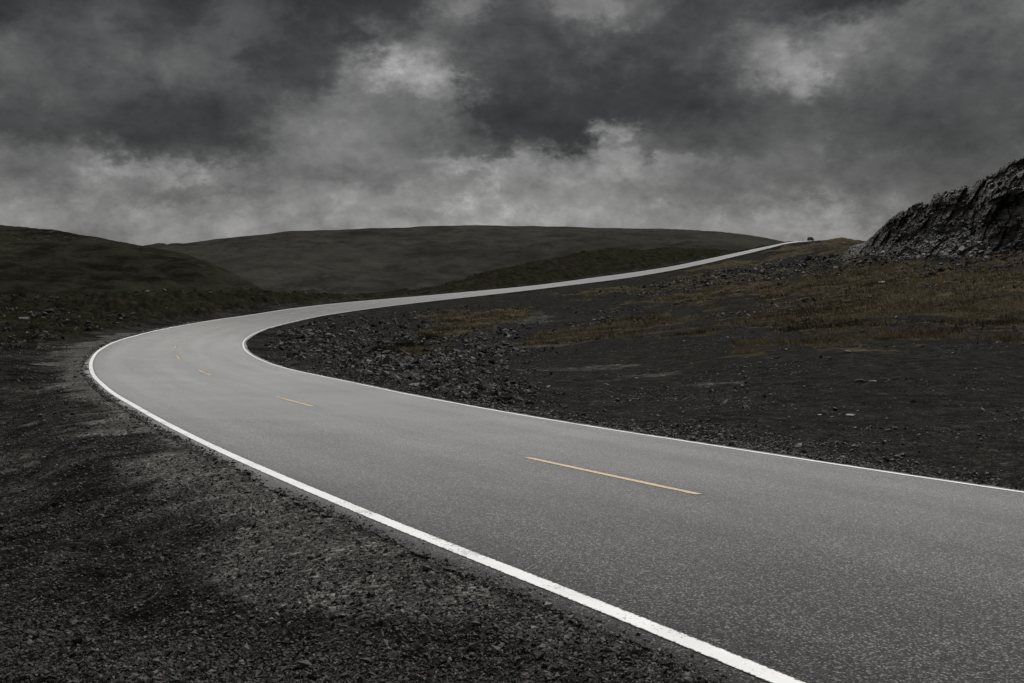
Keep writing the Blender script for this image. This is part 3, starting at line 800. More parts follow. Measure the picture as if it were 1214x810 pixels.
def hill_material(name, lo, hi, warm, scale):
    m, T, b = new_mat(name)
    p = geo_pos(T)
    mp = T.n('ShaderNodeMapping'); T.link(p, mp.inputs['Vector']); mp.inputs['Scale'].default_value = (1.0, 0.55, 3.0)
    q = mp.outputs[0]
    n1 = T.noise(q, 0.012 * scale, 8.0, 0.62, 0.4); n2 = T.noise(q, 0.07 * scale, 9.0, 0.74); n3 = T.noise(q, 0.006 * scale, 5.0, 0.6)
    col = T.mixc(T.ramp(T.math('ADD', T.math('MULTIPLY', n1, 0.45), T.math('MULTIPLY', n2, 0.55)), 0.38, 0.62), lo, hi)
    col = T.mixc(T.ramp(n3, 0.5, 0.72, 0.0, 0.75), col, T.mixc(T.ramp(n2, 0.35, 0.65), tuple(c * .55 for c in warm), warm))
    rock = T.math('MULTIPLY', T.attr('rock'), T.ramp(T.noise(q, 0.2 * scale, 5.0, 0.75), 0.52, 0.72))
    col = T.mixc(rock, col, (0.055, 0.054, 0.051))
    T.link(col, b.inputs['Base Color'])
    b.inputs['Roughness'].default_value = 1.0; b.inputs['Specular IOR Level'].default_value = 0.0
    bump(T, b, T.noise(q, 0.16 * scale, 8.0, 0.7), 0.8, 3.0)
    return m

def stone_material(name, dark, light, power=2.2, spec=0.35, rough=0.7):
    m, T, b = new_mat(name)
    p = geo_pos(T)
    t = T.math('POWER', T.attr('tone'), power)
    n = T.noise(p, 9.0, 5.0, 0.65)
    t2 = T.math('ADD', t, T.math('MULTIPLY', T.math('SUBTRACT', n, 0.5), 0.35), clamp=True)
    T.link(T.mixc(t2, dark, light), b.inputs['Base Color'])
    b.inputs['Roughness'].default_value = rough; b.inputs['Specular IOR Level'].default_value = spec
    bump(T, b, T.noise(p, 26.0, 5.0, 0.7), 0.5, 0.02)
    return m

def leaf_material(name, dark, light):
    m, T, b = new_mat(name)
    T.link(T.mixc(T.attr('tone'), dark, light), b.inputs['Base Color'])
    b.inputs['Roughness'].default_value = 0.9; b.inputs['Specular IOR Level'].default_value = 0.1
    return m

def plain(name, col, rough=0.5, metal=0.0, spec=0.5, emit=None):
    m, T, b = new_mat(name)
    n = T.noise(geo_pos(T), 14.0, 4.0, 0.6)
    T.link(T.mixc(T.ramp(n, 0.3, 0.7), tuple(c * .85 for c in col), col), b.inputs['Base Color'])
    b.inputs['Roughness'].default_value = rough; b.inputs['Metallic'].default_value = metal; b.inputs['Specular IOR Level'].default_value = spec
    return m

M_ASPHALT = asphalt_material()
M_WHITE = paint_material('white road paint', (0.80, 0.80, 0.785), 0.045)
M_WHITE_THIN = M_WHITE
M_YELLOW = paint_material('yellow road paint', (0.56, 0.42, 0.235), 0.05)
M_GROUND = terrain_material()

# ------------------------------------------------------------------ the ground sheet
def ground_sheet():
    az = np.concatenate([np.arange(-180, -44, 2.0), np.arange(-44, -30, 0.25), np.arange(-30, 30, 0.07), np.arange(30, 44, 0.25), np.arange(44, 180.1, 2.0)])
    az = np.radians(az)
    az = az[(az > -math.pi + 1e-6)]
    az = np.concatenate([[-math.pi], az[az < math.pi - 1e-6], [math.pi]])
    lr = np.concatenate([np.arange(math.log(0.4), math.log(3.0), 0.05), np.arange(math.log(3.0), math.log(480), 0.0075), np.arange(math.log(480), math.log(9000), 0.04)])
    r = np.exp(lr)
    X = (r[:, None] * np.sin(az)[None]).ravel(); Y = (r[:, None] * np.cos(az)[None]).ravel()
    z, over, left, m = ground(X, Y)
    V = np.stack([X, Y, z], 1)
    F = grid_faces(len(r), len(az))[:, ::-1]
    me = make_mesh('terrain', V, F, M_GROUND, m, smooth=True)
    link('terrain', me, kind='structure')

ground_sheet()

# ------------------------------------------------------------------ the hills
def hill(name, tab, az0, az1, daz, r0, r1, r2, dlr, amp, sc, mat, z0, zfun, seed):
    az = np.radians(np.arange(az0, az1 + 1e-6, daz))
    r = np.exp(np.arange(math.log(r0), math.log(r2), dlr))
    top = np.interp(np.degrees(az), tab[:, 0], tab[:, 1])
    k = np.hanning(5); k /= k.sum()
    top = np.convolve(np.pad(top, 2, mode='edge'), k, 'valid')
    rc = zfun(np.degrees(az))                       # distance of the skyline
    ztop = top * rc + 2.0
    A, RR = np.meshgrid(az, r)
    t = np.clip((RR - r0) / (rc[None] - r0), 0, 1)
    z = z0 + (ztop[None] - z0) * (t + 0.30 * t * (1 - t))
    z = z - np.where(RR > rc[None], (RR - rc[None]) * 0.05 + ((RR - rc[None]) / 260) ** 2 * 6, 0)
    X, Y = RR * np.sin(A), RR * np.cos(A)
    x, y = X.ravel(), Y.ravel()
    n = fbm2(x / sc, y / sc, 6, seed, 0.52)
    gul = -np.abs(fbm2(x / (sc * .8) + 40, y / (sc * 1.6), 4, seed + 20))
    near_top = sstep(t.ravel(), 0.80, 0.99) * (RR.ravel() <= rc[None].repeat(len(r), 0).ravel() + 1e9)
    fade = (1 - 0.85 * near_top) * sstep(t.ravel(), 0.0, 0.1)
    dz_f = fbm2(x / (sc * .13), y / (sc * .13), 5, seed + 50, .55) * amp * .22
    dz = (n * amp + (gul + 0.2) * amp * 0.9 + dz_f) * fade
    V = np.stack([x, y, z.ravel() + dz], 1)
    rock = sstep(fbm2(x / (sc * .9), y / (sc * 2.2), 5, seed + 31, .6), 0.05, 0.30)
    me = make_mesh(name, V, grid_faces(len(r), len(az))[:, ::-1], mat, {'rock': rock}, smooth=True)
    return link(name, me, kind='structure')

hill('hill', HILL_LEFT, -42.9, -11.0, 0.05, 330.0, 650.0, 1100.0, 0.006, 9.0, 95.0,
     hill_material('near hill heath', (0.0085, 0.0086, 0.0064), (0.034, 0.0325, 0.0235), (0.034, 0.026, 0.019), 1.0), -22.0,
     lambda a: np.interp(a, [-43, -28, -20, -11], [700, 660, 580, 430]), 200)
hill('hill', HILL_FAR, -42.9, 30.0, 0.07, 560.0, 1500.0, 2600.0, 0.007, 16.0, 230.0,
     hill_material('far hill heath', (0.022, 0.0217, 0.0188), (0.050, 0.048, 0.041), (0.042, 0.035, 0.028), 0.45), -30.0,
     lambda a: np.interp(a, [-43, -15, 5, 16, 30], [1700, 1600, 1500, 1250, 1200]), 300)

# ------------------------------------------------------------------ the road
def stations(s0, s1):
    out = [s0]
    while out[-1] < s1:
        out.append(out[-1] + float(np.clip(abs(out[-1]) * 0.005, 0.06, 1.0)))
    return np.array(out)

def ribbon(s, lats, lift, name, mats, attrs_fn=None, skirt=None):
    """lats: list of arrays (one per column), left to right"""
    cols = [road_point(s, l, lift) for l in lats]
    V = np.stack(cols, 1)                            # station, column
    L = np.stack([np.broadcast_to(l, s.shape) for l in lats], 1)
    if skirt:
        a = V[:, :1].copy(); a[..., 2] -= skirt; b_ = V[:, -1:].copy(); b_[..., 2] -= skirt
        V = np.concatenate([a, V, b_], 1)
        L = np.concatenate([L[:, :1], L, L[:, -1:]], 1)
    nr, nc = V.shape[:2]
    at = {'lateral': L.ravel(), 'station': np.repeat(s, nc)}
    if attrs_fn: at.update(attrs_fn(s, L))
    return make_mesh(name, V.reshape(-1, 3), grid_faces(nr, nc)[:, ::-1], mats, at, smooth=False)

st = stations(-46.0, 520.0)
_, _, _, WL, WR = road_frame(st)
rag = lambda sd: fbm2(st * 1.7, st * 0 + sd, 4, sd) * 0.045 + fbm2(st * 7.1, st * 0 + sd, 3, sd + 3, .7) * 0.07 + fbm2(st * 0.25, st * 0 + 3.3, 2, sd + 5) * 0.05
eL = WL + MARGIN_L + rag(71); eR = WR + MARGIN_R + rag(75)
lats = [eL, WL + 0.16, WL + 0.09, WL - 0.1, WL * .8, WL * .6, WL * .4, WL * .2, WL * 0, -WR * .2, -WR * .4, -WR * .6, -WR * .8, -WR + 0.1, -WR - 0.08, -WR - 0.12, -eR]
def road_attr(s, L):
    nc = L.shape[1]
    mg = np.zeros((len(s), nc)); mg[:, :4] = [1, 1, .8, .1]; mg[:, -4:] = [.1, .8, 1, 1]
    return {'margin': mg.ravel()}
road = link('road', ribbon(st, lats, 0.0, 'road', M_ASPHALT, road_attr, skirt=0.14), kind='structure')

def strip(s, c, w, name, mat, lift=0.004, ncol=5):
    ls = [c + w * t for t in np.linspace(0.5, -0.5, ncol)]
    def at(s_, L):
        e = np.abs(np.linspace(1, -1, ncol))[None].repeat(len(s_), 0).copy()
        e[0] = 1; e[-1] = 1
        return {'edge': e.ravel(), 'margin': np.zeros(L.size)}
    return link(name, ribbon(s, ls, lift, name, mat, at), parent=road)

LINE_L, LINE_R = 0.125, 0.095
strip(st, WL, LINE_L, 'edge_line', M_WHITE)['label'] = 'solid white edge line on the outside of the bend'
strip(st, -WR, LINE_R, 'edge_line', M_WHITE)['label'] = 'solid white edge line on the inside of the bend'
DASH = [(-20.5, .1), (-8.2, .1), (3.85, .10), (15.5, .06), (28.0, -.02), (39.0, .03), (49.2, .13), (62.0, .27), (78.4, .46), (91.9, .5), (103.6, .57), (114.3, .47)]
sD = 126.2
while sD < 440:
    DASH.append((sD, 0.47 * max(0, 1 - (sD - 114) / 60))); sD += 12.0
for s0, l0 in DASH:
    ln = 3.0
    ss = np.linspace(s0, s0 + ln, 25)
    strip(ss, np.full(25, l0), 0.10, 'centre_dash', M_YELLOW)

# ------------------------------------------------------------------ rock outcrop on the right
def outcrop():
    azd = np.concatenate([np.arange(17.9, 30.0, 0.03), np.arange(30.0, 54.01, 0.09)])
    az = np.radians(azd)
    nT = 190
    tt = np.linspace(0, 1, nT)
    foot_r = np.interp(azd, [17.9, 19.5, 21, 23, 25, 27, 30, 36, 45, 54], [150, 142, 128, 117, 110, 106, 103, 98, 97, 104])
    depth = np.interp(azd, [17.9, 19.5, 21.5, 23.6, 24.6, 25.4, 27.3, 30, 36, 46, 54], [10, 13, 15, 15, 13.5, 11.5, 11.5, 12, 13, 18, 14])
    top_rise = np.interp(azd, CLIFF_TOP[:, 0], CLIFF_TOP[:, 1])
    fx, fy = foot_r * np.sin(az), foot_r * np.cos(az)
    fz, _, _ = ground(fx, fy, masks=False, fine=False)
    foot_z = fz - 0.5
    top_r = foot_r + depth
    top_z = np.maximum(top_rise * top_r + 2.0 - 0.5 * sstep(azd, 50, 54), foot_z - 1.5 * sstep(azd, 51, 54))
    A, TT = np.meshgrid(az, tt)
    AD = np.degrees(A)
    # face profile: scree apron low down, steeper rock above; nearly sheer right of azimuth 25
    face = np.clip(TT / 0.72, 0, 1)
    ab = 0.62 - 0.42 * sstep(AD, 24.3, 25.6)          # apron's share of the depth
    ah = (0.48 - 0.30 * sstep(AD, 24.3, 25.6)) * (1 - .25 * sstep(AD, 21, 19))
    d = np.where(face < ab, face, ab + (face - ab))
    cut = 0.55
    dep = np.where(face < cut, face / cut * ab * 1.0, ab + (face - cut) / (1 - cut) * (1 - ab))
    hgt = np.where(face < cut, face / cut * ah, ah + ((face - cut) / (1 - cut)) ** 0.85 * (1 - ah))
    Rr = foot_r[None] + depth[None] * dep
    Z = foot_z[None] + (top_z - foot_z)[None] * hgt
    back = np.clip((TT - 0.72) / 0.28, 0, 1)          # the top of the outcrop running back from its edge
    Rr = Rr + back * 45.0
    Z = Z + back * 0.0 - back ** 2 * (top_z - foot_z + 3)[None] * sstep(back, 0.1, 1.0)
    X, Y = Rr * np.sin(A), Rr * np.cos(A)
    P = np.stack([X.ravel(), Y.ravel(), Z.ravel()], 1)
    # strata dip down to the left: rotate sample space, squash across the beds
    ang = R(28)
    a = P[:, 0] * math.cos(ang) + P[:, 2] * math.sin(ang)
    c = -P[:, 0] * math.sin(ang) + P[:, 2] * math.cos(ang)
    b = P[:, 1]
    def cells(a, b, c, seed, jit=1.0):                 # jointed blocks
        ja = a + vnoise3(a * .6, b * .6, c * .6, seed + 1) * 1.2 * jit
        jb = b + vnoise3(a * .5, b * .5, c * .5, seed + 3) * 1.0 * jit
        jc = c + vnoise3(a * .4, b * .4, c * .6, seed + 2) * 0.7 * jit
        return hash01(np.floor(ja).astype(np.int64), np.floor(jb).astype(np.int64), np.floor(jc).astype(np.int64), seed) - 0.5
    # ledges: each bed steps out by its own amount; joints cut them into blocks
    bed = cells(a * .10, b * .10, c * .75, 5) * 1.9
    big = cells(a * .34, b * .34, c * .55, 8) * 1.7
    med = cells(a * .95, b * .95, c * 1.5, 12) * 0.75
    sml = cells(a * 2.2, b * 2.2, c * 4.0, 16) * 0.20
    rough = vnoise3(a * 3, b * 3, c * 6, 15) * 0.12
    butt = vnoise3(P[:, 0] * .22, P[:, 1] * .16, P[:, 2] * .05, 27) * 1.4
    cleft = -np.clip(0.09 - np.abs(vnoise3(P[:, 0] * .33, P[:, 1] * .25, P[:, 2] * .07, 21)), 0, 1) * 7.0
    up_ = sstep(face.ravel(), cut - .12, cut + .12)
    rocky = 0.22 + 0.78 * up_
    lat_fade = sstep(AD.ravel(), 18.6, 21.0)
    disp = (bed * up_ + big + med + sml + rough + (butt + cleft) * up_) * rocky * lat_fade
    crest = sstep(np.abs(TT.ravel() - 0.72), 0.0, 0.05)
    disp = np.where(TT.ravel() > 0.72, disp * 0.5, disp) * (0.5 + 0.5 * crest)
    P[:, 0] += -np.sin(A.ravel()) * disp * 0.9
    P[:, 1] += -np.cos(A.ravel()) * disp * 0.9
    P[:, 2] += (big * .45 + med * 0.35 + sml * .35 + rough * .5) * (0.6 + 0.4 * crest) * (.4 + .6 * rocky) * lat_fade
    P[:, 2] -= 2.2 * (1 - sstep(AD.ravel(), 17.9, 18.9))
    m, T, bs = new_mat('shattered slate')
    p = geo_pos(T)
    mp = T.n('ShaderNodeMapping'); T.link(p, mp.inputs['Vector']); mp.inputs['Rotation'].default_value = (0, R(28), 0); mp.inputs['Scale'].default_value = (0.5, 0.5, 2.2)
    q = mp.outputs[0]
    n1 = T.noise(q, 0.9, 8.0, 0.7); n2 = T.noise(q, 3.2, 6.0, 0.7)
    v = T.n('ShaderNodeTexVoronoi', feature='F1'); T.link(q, v.inputs['Vector']); v.inputs['Scale'].default_value = 2.2
    k = T.n('ShaderNodeSeparateColor'); T.link(v.outputs['Color'], k.inputs[0])
    col = T.mixc(T.ramp(n1, 0.35, 0.7), (0.017, 0.0162, 0.0155), (0.075, 0.071, 0.067))
    col = T.mixc(T.ramp(T.math('MULTIPLY', k.outputs[0], n2), 0.34, 0.55), col, (0.10, 0.097, 0.093))
    col = T.mixc(T.ramp(T.noise(p, 0.5, 5.0, .6), .58, .75, 0, .6), col, (0.022, 0.015, 0.009))
    T.link(col, bs.inputs['Base Color'])
    bs.inputs['Roughness'].default_value = 0.75; bs.inputs['Specular IOR Level'].default_value = 0.25
    bump(T, bs, T.math('ADD', n2, T.math('MULTIPLY', v.outputs['Distance'], -0.8)), 0.9, 0.15)
    me = make_mesh('rock_outcrop', P, grid_faces(nT, len(az))[:, ::-1], m, smooth=False)
    o = link('rock_outcrop', me, label='dark shattered slate outcrop rising over the grassy slope at the right edge', cat='rock outcrop')
    return foot_r, azd

outcrop()

# ------------------------------------------------------------------ loose stone and plants
def ico(sub):
    t = (1 + 5 ** .5) / 2
    v = [(-1, t, 0), (1, t, 0), (-1, -t, 0), (1, -t, 0), (0, -1, t), (0, 1, t), (0, -1, -t), (0, 1, -t), (t, 0, -1), (t, 0, 1), (-t, 0, -1), (-t, 0, 1)]
    f = [(0, 11, 5), (0, 5, 1), (0, 1, 7), (0, 7, 10), (0, 10, 11), (1, 5, 9), (5, 11, 4), (11, 10, 2), (10, 7, 6), (7, 1, 8), (3, 9, 4), (3, 4, 2), (3, 2, 6), (3, 6, 8), (3, 8, 9), (4, 9, 5), (2, 4, 11), (6, 2, 10), (8, 6, 7), (9, 8, 1)]
    v = [np.array(q) / math.hypot(*q[:2], q[2]) if False else np.array(q) / np.linalg.norm(q) for q in v]
    for _ in range(sub):
        cache = {}; nf = []
        def mid(i, j):
            key = (min(i, j), max(i, j))
            if key not in cache:
                p = v[i] + v[j]; v.append(p / np.linalg.norm(p)); cache[key] = len(v) - 1
            return cache[key]
        for a, b, c in f:
            ab, bc, ca = mid(a, b), mid(b, c), mid(c, a)
            nf += [(a, ab, ca), (b, bc, ab), (c, ca, bc), (ab, bc, ca)]
        f = nf
    return np.array(v), np.array(f)

def chipped(sub, seed, cuts=7):
    """a broken stone: a ball cut flat along random planes"""
    rg = np.random.default_rng(seed)
    v, f = ico(sub)
    v = v.copy()
    for _ in range(cuts):
        n = rg.normal(size=3); n /= np.linalg.norm(n)
        d = rg.uniform(0.42, 0.8)
        s = v @ n - d
        v -= np.clip(s, 0, None)[:, None] * n
    v += rg.normal(size=v.shape) * 0.03
    return v, f

def slab(seed):
    rg = np.random.default_rng(seed)
    v = np.array([(x, y, z) for z in (-1, 1) for y in (-1, 1) for x in (-1, 1)], float)
    v += rg.uniform(-.38, .38, v.shape)
    v[4:, :2] *= rg.uniform(.55, .95)
    f = np.array([(0, 2, 3), (0, 3, 1), (4, 5, 7), (4, 7, 6), (0, 1, 5), (0, 5, 4), (2, 6, 7), (2, 7, 3), (0, 4, 6), (0, 6, 2), (1, 3, 7), (1, 7, 5)])
    return v * .62, f

def octa(seed):
    rg = np.random.default_rng(seed)
    v = np.array([(1, 0, 0), (-1, 0, 0), (0, 1, 0), (0, -1, 0), (0, 0, 1), (0, 0, -1)], float) * rg.uniform(.65, 1.1, (6, 1)) + rg.uniform(-.22, .22, (6, 3))
    f = np.array([(0, 2, 4), (2, 1, 4), (1, 3, 4), (3, 0, 4), (2, 0, 5), (1, 2, 5), (3, 1, 5), (0, 3, 5)])
    return v, f

def rot_matrices(n, tilt, rg):
    yaw = rg.uniform(0, 2 * math.pi, n); a = rg.normal(0, tilt, n); b = rg.normal(0, tilt, n)
    cy, sy, ca, sa, cb, sb = np.cos(yaw), np.sin(yaw), np.cos(a), np.sin(a), np.cos(b), np.sin(b)
    Rz = np.zeros((n, 3, 3)); Rz[:, 0, 0] = cy; Rz[:, 0, 1] = -sy; Rz[:, 1, 0] = sy; Rz[:, 1, 1] = cy; Rz[:, 2, 2] = 1
    Rx = np.zeros((n, 3, 3)); Rx[:, 0, 0] = 1; Rx[:, 1, 1] = ca; Rx[:, 1, 2] = -sa; Rx[:, 2, 1] = sa; Rx[:, 2, 2] = ca
    Ry = np.zeros((n, 3, 3)); Ry[:, 1, 1] = 1; Ry[:, 0, 0] = cb; Ry[:, 0, 2] = sb; Ry[:, 2, 0] = -sb; Ry[:, 2, 2] = cb
    return Rx @ Ry @ Rz

def scatter(name, pos, size, flat, shapes, mat, tilt=0.35, seed=1, sink=0.25, tone=None, label=None, pre=None):
    rg = np.random.default_rng(seed)
    n = len(pos)
    if tone is None: tone = rg.uniform(0, 1, n)
    kind = rg.integers(0, len(shapes), n)
    Rm = rot_matrices(n, tilt, rg)
    if pre is not None: Rm = pre @ Rm
    sc = np.stack([size * rg.uniform(.7, 1.3, n), size * rg.uniform(.55, 1.0, n), size * flat * rg.uniform(.6, 1.4, n)], 1)
    VV, FF, TT = [], [], []; base = 0
    for k, (v, f) in enumerate(shapes):
        q = np.where(kind == k)[0]
        if not len(q): continue
        w = v[None] * sc[q, None, :]
        w = np.einsum('nij,nvj->nvi', Rm[q], w) + pos[q, None, :]
        w[..., 2] += (sc[q, 2] * (1 - 2 * sink))[:, None]
        VV.append(w.reshape(-1, 3)); FF.append((f[None] + (np.arange(len(q)) * len(v))[:, None, None] + base).reshape(-1, 3))
        TT.append(np.repeat(tone[q], len(v))); base += len(q) * len(v)
    me = make_mesh(name, np.vstack(VV), np.vstack(FF), mat, {'tone': np.concatenate(TT)}, smooth=False)
    return link(name, me, kind='stuff', label=label)

def field(n, az0, az1, r0, r1, seed, power=1.0):
    """random ground points, evenly spread as seen from standing height"""
    rg = np.random.default_rng(seed)
    az = rg.uniform(R(az0), R(az1), n)
    q = rg.uniform(0, 1, n) ** power
    r = 1.0 / (1 / r1 + q * (1 / r0 - 1 / r1))
    return r * np.sin(az), r * np.cos(az), r, rg

SL = [slab(k) for k in range(10)]
OC = [octa(k) for k in range(12)]
CH = [chipped(1, 100 + k) for k in range(10)]

# gravel of the lay-by on the left
x, y, r, rg = field(230000, -36, 24, 2.9, 62, 11, 1.0)
z, over, left, m = ground(x, y)
clump = fbm2(x * 1.1, y * 1.1, 3, 91)
k = left & (over > -0.05) & (m['heath'] < .5) & (rg.uniform(0, 1, len(x)) < np.where(over < 0.6, .8, 1.0) * np.clip(.75 + clump * 1.2, .25, 1))
x, y, z, r, dust = x[k], y[k], z[k], r[k], m['dust'][k]
size = np.clip(rg.lognormal(math.log(0.0075), 0.42, len(x)), .003, .03) * (0.8 + r / 13.0)
tone = np.clip(rg.uniform(0, 1, len(x)) ** 1.6 + np.clip(dust, 0, 1) * rg.uniform(.1, .5, len(x)), 0, 1)
M_GRAVEL = stone_material('dark gravel', (0.0045, 0.0042, 0.0040), (0.11, 0.100, 0.090), 3.4)
scatter('gravel', np.stack([x, y, z], 1), size, 0.6, OC, M_GRAVEL, .6, 12, .3, tone, 'dark crushed gravel covering the lay-by left of the road')

# grit and chips kicked onto the margin of the asphalt
rg = np.random.default_rng(15)
s_ = -8 + 110 * rg.uniform(0, 1, 30000) ** 2.2
side = rg.uniform(0, 1, len(s_)) < .75
_, _, _, wl_, wr_ = road_frame(s_)
d_ = np.abs(rg.normal(0, .085, len(s_)))
lat_ = np.where(side, wl_ + MARGIN_L + .05 - d_ * .9, -wr_ - MARGIN_R - .05 + d_ * .55)
keep_ = np.abs(lat_) > np.where(side, wl_ + .07, wr_ + .06)
pos = road_point(s_, lat_, 0.0)
keep = keep_ & (side | (s_ < 38)) & (pos[:, 1] > 2.2) & (fbm2(s_ * .8, s_ * 0 + side * 7.7, 3, 94) + rg.uniform(-.3, .3, len(s_)) > -.12)
pos = pos[keep]; rr_ = np.hypot(pos[:, 0], pos[:, 1])
scatter('grit', pos, np.clip(rg.lognormal(math.log(.006), .5, len(pos)), .002, .024) * (.8 + rr_ / 15), .6, OC, M_GRAVEL, .6, 16, .25, np.clip(rg.uniform(0, 1, len(pos)) + .3, 0, 1), 'grit and chips strewn along the edges of the asphalt')

# gravel of the flat floor inside the bend
x, y, r, rg = field(120000, -14, 36, 9, 120, 21, 1.0)
z, over, left, m = ground(x, y)
cl = fbm2(x * .35, y * .35, 4, 93)
k = (~left) & (over > 0.25) & (over < 300) & ((r < 55) | (over > 1.2)) & (m['grass'] < .4) & (rg.uniform(0, 1, len(x)) < np.clip(.20 + cl * 1.2 + .8 * sstep(over, 3.5, .5), .04, 1))
x, y, z, r = x[k], y[k], z[k], r[k]
size = np.clip(rg.lognormal(math.log(0.011), 0.5, len(x)), .004, .07) * (0.8 + r / 20.0)
tone = rg.uniform(0, 1, len(x))
M_FLOOR = stone_material('floor gravel', (0.0150, 0.0135, 0.0124), (0.095, 0.090, 0.085), 3.8)
scatter('gravel', np.stack([x, y, z], 1), size, 0.5, OC, M_FLOOR, .5, 22, .3, tone, 'dark slate gravel spread over the flat floor inside the bend')

# broken slabs of the embankment
x, y, r, rg = field(90000, -16, 6, 18, 140, 31, 1.0)
z, over, left, m = ground(x, y)
k = rg.uniform(0, 1, len(x)) < m['stone'] ** 1.2 * np.clip(.7 + fbm2(x * .3, y * .3, 3, 96), .2, 1)
x, y, z, r = x[k], y[k], z[k], r[k]
size = np.clip(rg.lognormal(math.log(0.075), 0.6, len(x)), .02, .34) * np.clip(r / 60, .55, 1.4)
M_SLATE = stone_material('broken slate', (0.0125, 0.0118, 0.0112), (0.15, 0.144, 0.136), 4.4, .15, .75)
scatter('rubble', np.stack([x, y, z], 1), size, 0.36, SL, M_SLATE, .55, 32, .2, None, 'broken slate rubble on the embankment inside the bend')

# scree below the outcrop and the tongue of stone running down from it
def tongue(x, y):
    az = np.degrees(np.arctan2(x, y)); r = np.hypot(x, y)
    line = np.interp(az, [6, 9, 12, 15, 18, 21], [150, 160, 168, 172, 160, 140])
    w = np.interp(az, [6, 12, 18, 21], [14, 26, 34, 26])
    return sstep(np.abs(r - line) / w + fbm2(x * .1, y * .1, 4, 95) * 1.3, 1.0, .4) * sstep(az, 4, 9) * sstep(az, 22.5, 20)
x, y, r, rg = field(45000, 3, 32, 75, 330, 41, 1.0)
z, over, left, m = ground(x, y)
tg = tongue(x, y)
low = sstep(fbm2(x * .12, y * .12, 4, 97), .1, .35) * .25 * sstep(r, 300, 120)
foot = sstep(r, 88, 100) * sstep(np.degrees(np.arctan2(x, y)), 20, 23) * .5 * sstep(r, 118, 108)
k = (~left) & (over > 1.5) & (rg.uniform(0, 1, len(x)) < np.maximum(np.maximum(tg * .9, low), foot))
x, y, z, r = x[k], y[k], z[k], r[k]
size = np.clip(rg.lognormal(math.log(0.15), 0.5, len(x)), .05, .6) * np.clip(r / 130, .6, 1.4)
scatter('scree', np.stack([x, y, z], 1), size, 0.4, SL, M_SLATE, .5, 42, .2, None, 'grey scree tongue running down from the outcrop across the slope')

# fallen slabs lying on the outcrop itself
dg = bpy.context.evaluated_depsgraph_get()
rockob = bpy.data.objects['rock_outcrop']
me = rockob.data
nv = len(me.vertices); co = np.empty(nv * 3, dtype=np.float32); me.vertices.foreach_get('co', co); co = co.reshape(-1, 3)
nt = 190; na = nv // nt
rg = np.random.default_rng(51)
ti = (rg.uniform(0.04, .74, 26000) * nt).astype(int); ai = rg.integers(0, na, 26000)
azz = np.degrees(np.arctan2(co[ai, 0], co[ai, 1]))
dens = np.where(ti / nt < .72 * .6, .80, .10) * (ti / nt < .68) * sstep(azz, 17.9, 18.6) * np.where((azz > 25.2), .45, 1.0) * (azz < 31)
k = rg.uniform(0, 1, 26000) < dens
pos = co[ti[k] * na + ai[k]].astype(float)
size = np.clip(rg.lognormal(math.log(.105), .55, len(pos)), .04, .6)
dip = np.eye(3)[None].repeat(len(pos), 0)
aa = R(-28) + rg.normal(0, .2, len(pos))
dip[:, 0, 0] = np.cos(aa); dip[:, 0, 2] = np.sin(aa); dip[:, 2, 0] = -np.sin(aa); dip[:, 2, 2] = np.cos(aa)
M_SCREE = stone_material('fallen slate', (0.009, 0.0087, 0.0084), (0.15, 0.146, 0.14), 4.6, .2, .7)
scatter('scree', pos, size * 1.25, 0.2, SL, M_SCREE, .3, 52, .15, None, 'fallen slate slabs lying on the face of the outcrop', pre=dip)

# stones on the heath at the left, thickest along its far rim
x, y, r, rg = field(42000, -34, -2, 40, 330, 61, 1.0)
z, over, left, m = ground(x, y)
rim = sstep(r, 85, 112) * sstep(r, 170, 135)
cl = sstep(fbm2(x * .14, y * .14, 4, 99), .0, .3)
k = (m['heath'] > .4) & (rg.uniform(0, 1, len(x)) < .05 + .30 * cl + .35 * rim * cl)
x, y, z, r = x[k], y[k], z[k], r[k]
size = np.clip(rg.lognormal(math.log(.12), .5, len(x)), .04, .6) * np.clip(r / 80, .5, 1.5)
scatter('rubble', np.stack([x, y, z], 1), size, 0.5, SL, M_SLATE, .5, 62, .3, rg.uniform(0, .95, len(x)), 'grey stones strewn over the mossy heath left of the road')

# tufts of grass
def tufts(name, x, y, z, height, spread, blades, mat, seed, label, tone):
    rg = np.random.default_rng(seed)
    n = len(x)
    N = n * blades
    i = np.repeat(np.arange(n), blades)
    ph = rg.uniform(0, 2 * math.pi, N); rad = rg.uniform(0, 1, N) ** .5 * spread[i] * .5
    bx = x[i] + np.cos(ph) * rad; by = y[i] + np.sin(ph) * rad; bz = z[i] - .02
    h = height[i] * rg.uniform(.55, 1.15, N)
    ln = rg.uniform(.15, .75, N) * h; pd = ph + rg.normal(0, .6, N)
    w = h * rg.uniform(.05, .10, N)
    tx, ty = -np.sin(pd) * w, np.cos(pd) * w
    v = np.stack([np.stack([bx - tx, by - ty, bz], 1), np.stack([bx + tx, by + ty, bz], 1),
                  np.stack([bx + np.cos(pd) * ln * .35 + tx * .7, by + np.sin(pd) * ln * .35 + ty * .7, bz + h * .62], 1),
                  np.stack([bx + np.cos(pd) * ln, by + np.sin(pd) * ln, bz + h * .95], 1)], 1)
    f = np.array([(0, 1, 2), (0, 2, 3)])[None] + (np.arange(N) * 4)[:, None, None]
    tn = np.clip(tone[i] + rg.normal(0, .18, N), 0, 1)
    me = make_mesh(name, v.reshape(-1, 3), f.reshape(-1, 3), mat, {'tone': np.repeat(tn, 4)})
    return link(name, me, kind='stuff', label=label)

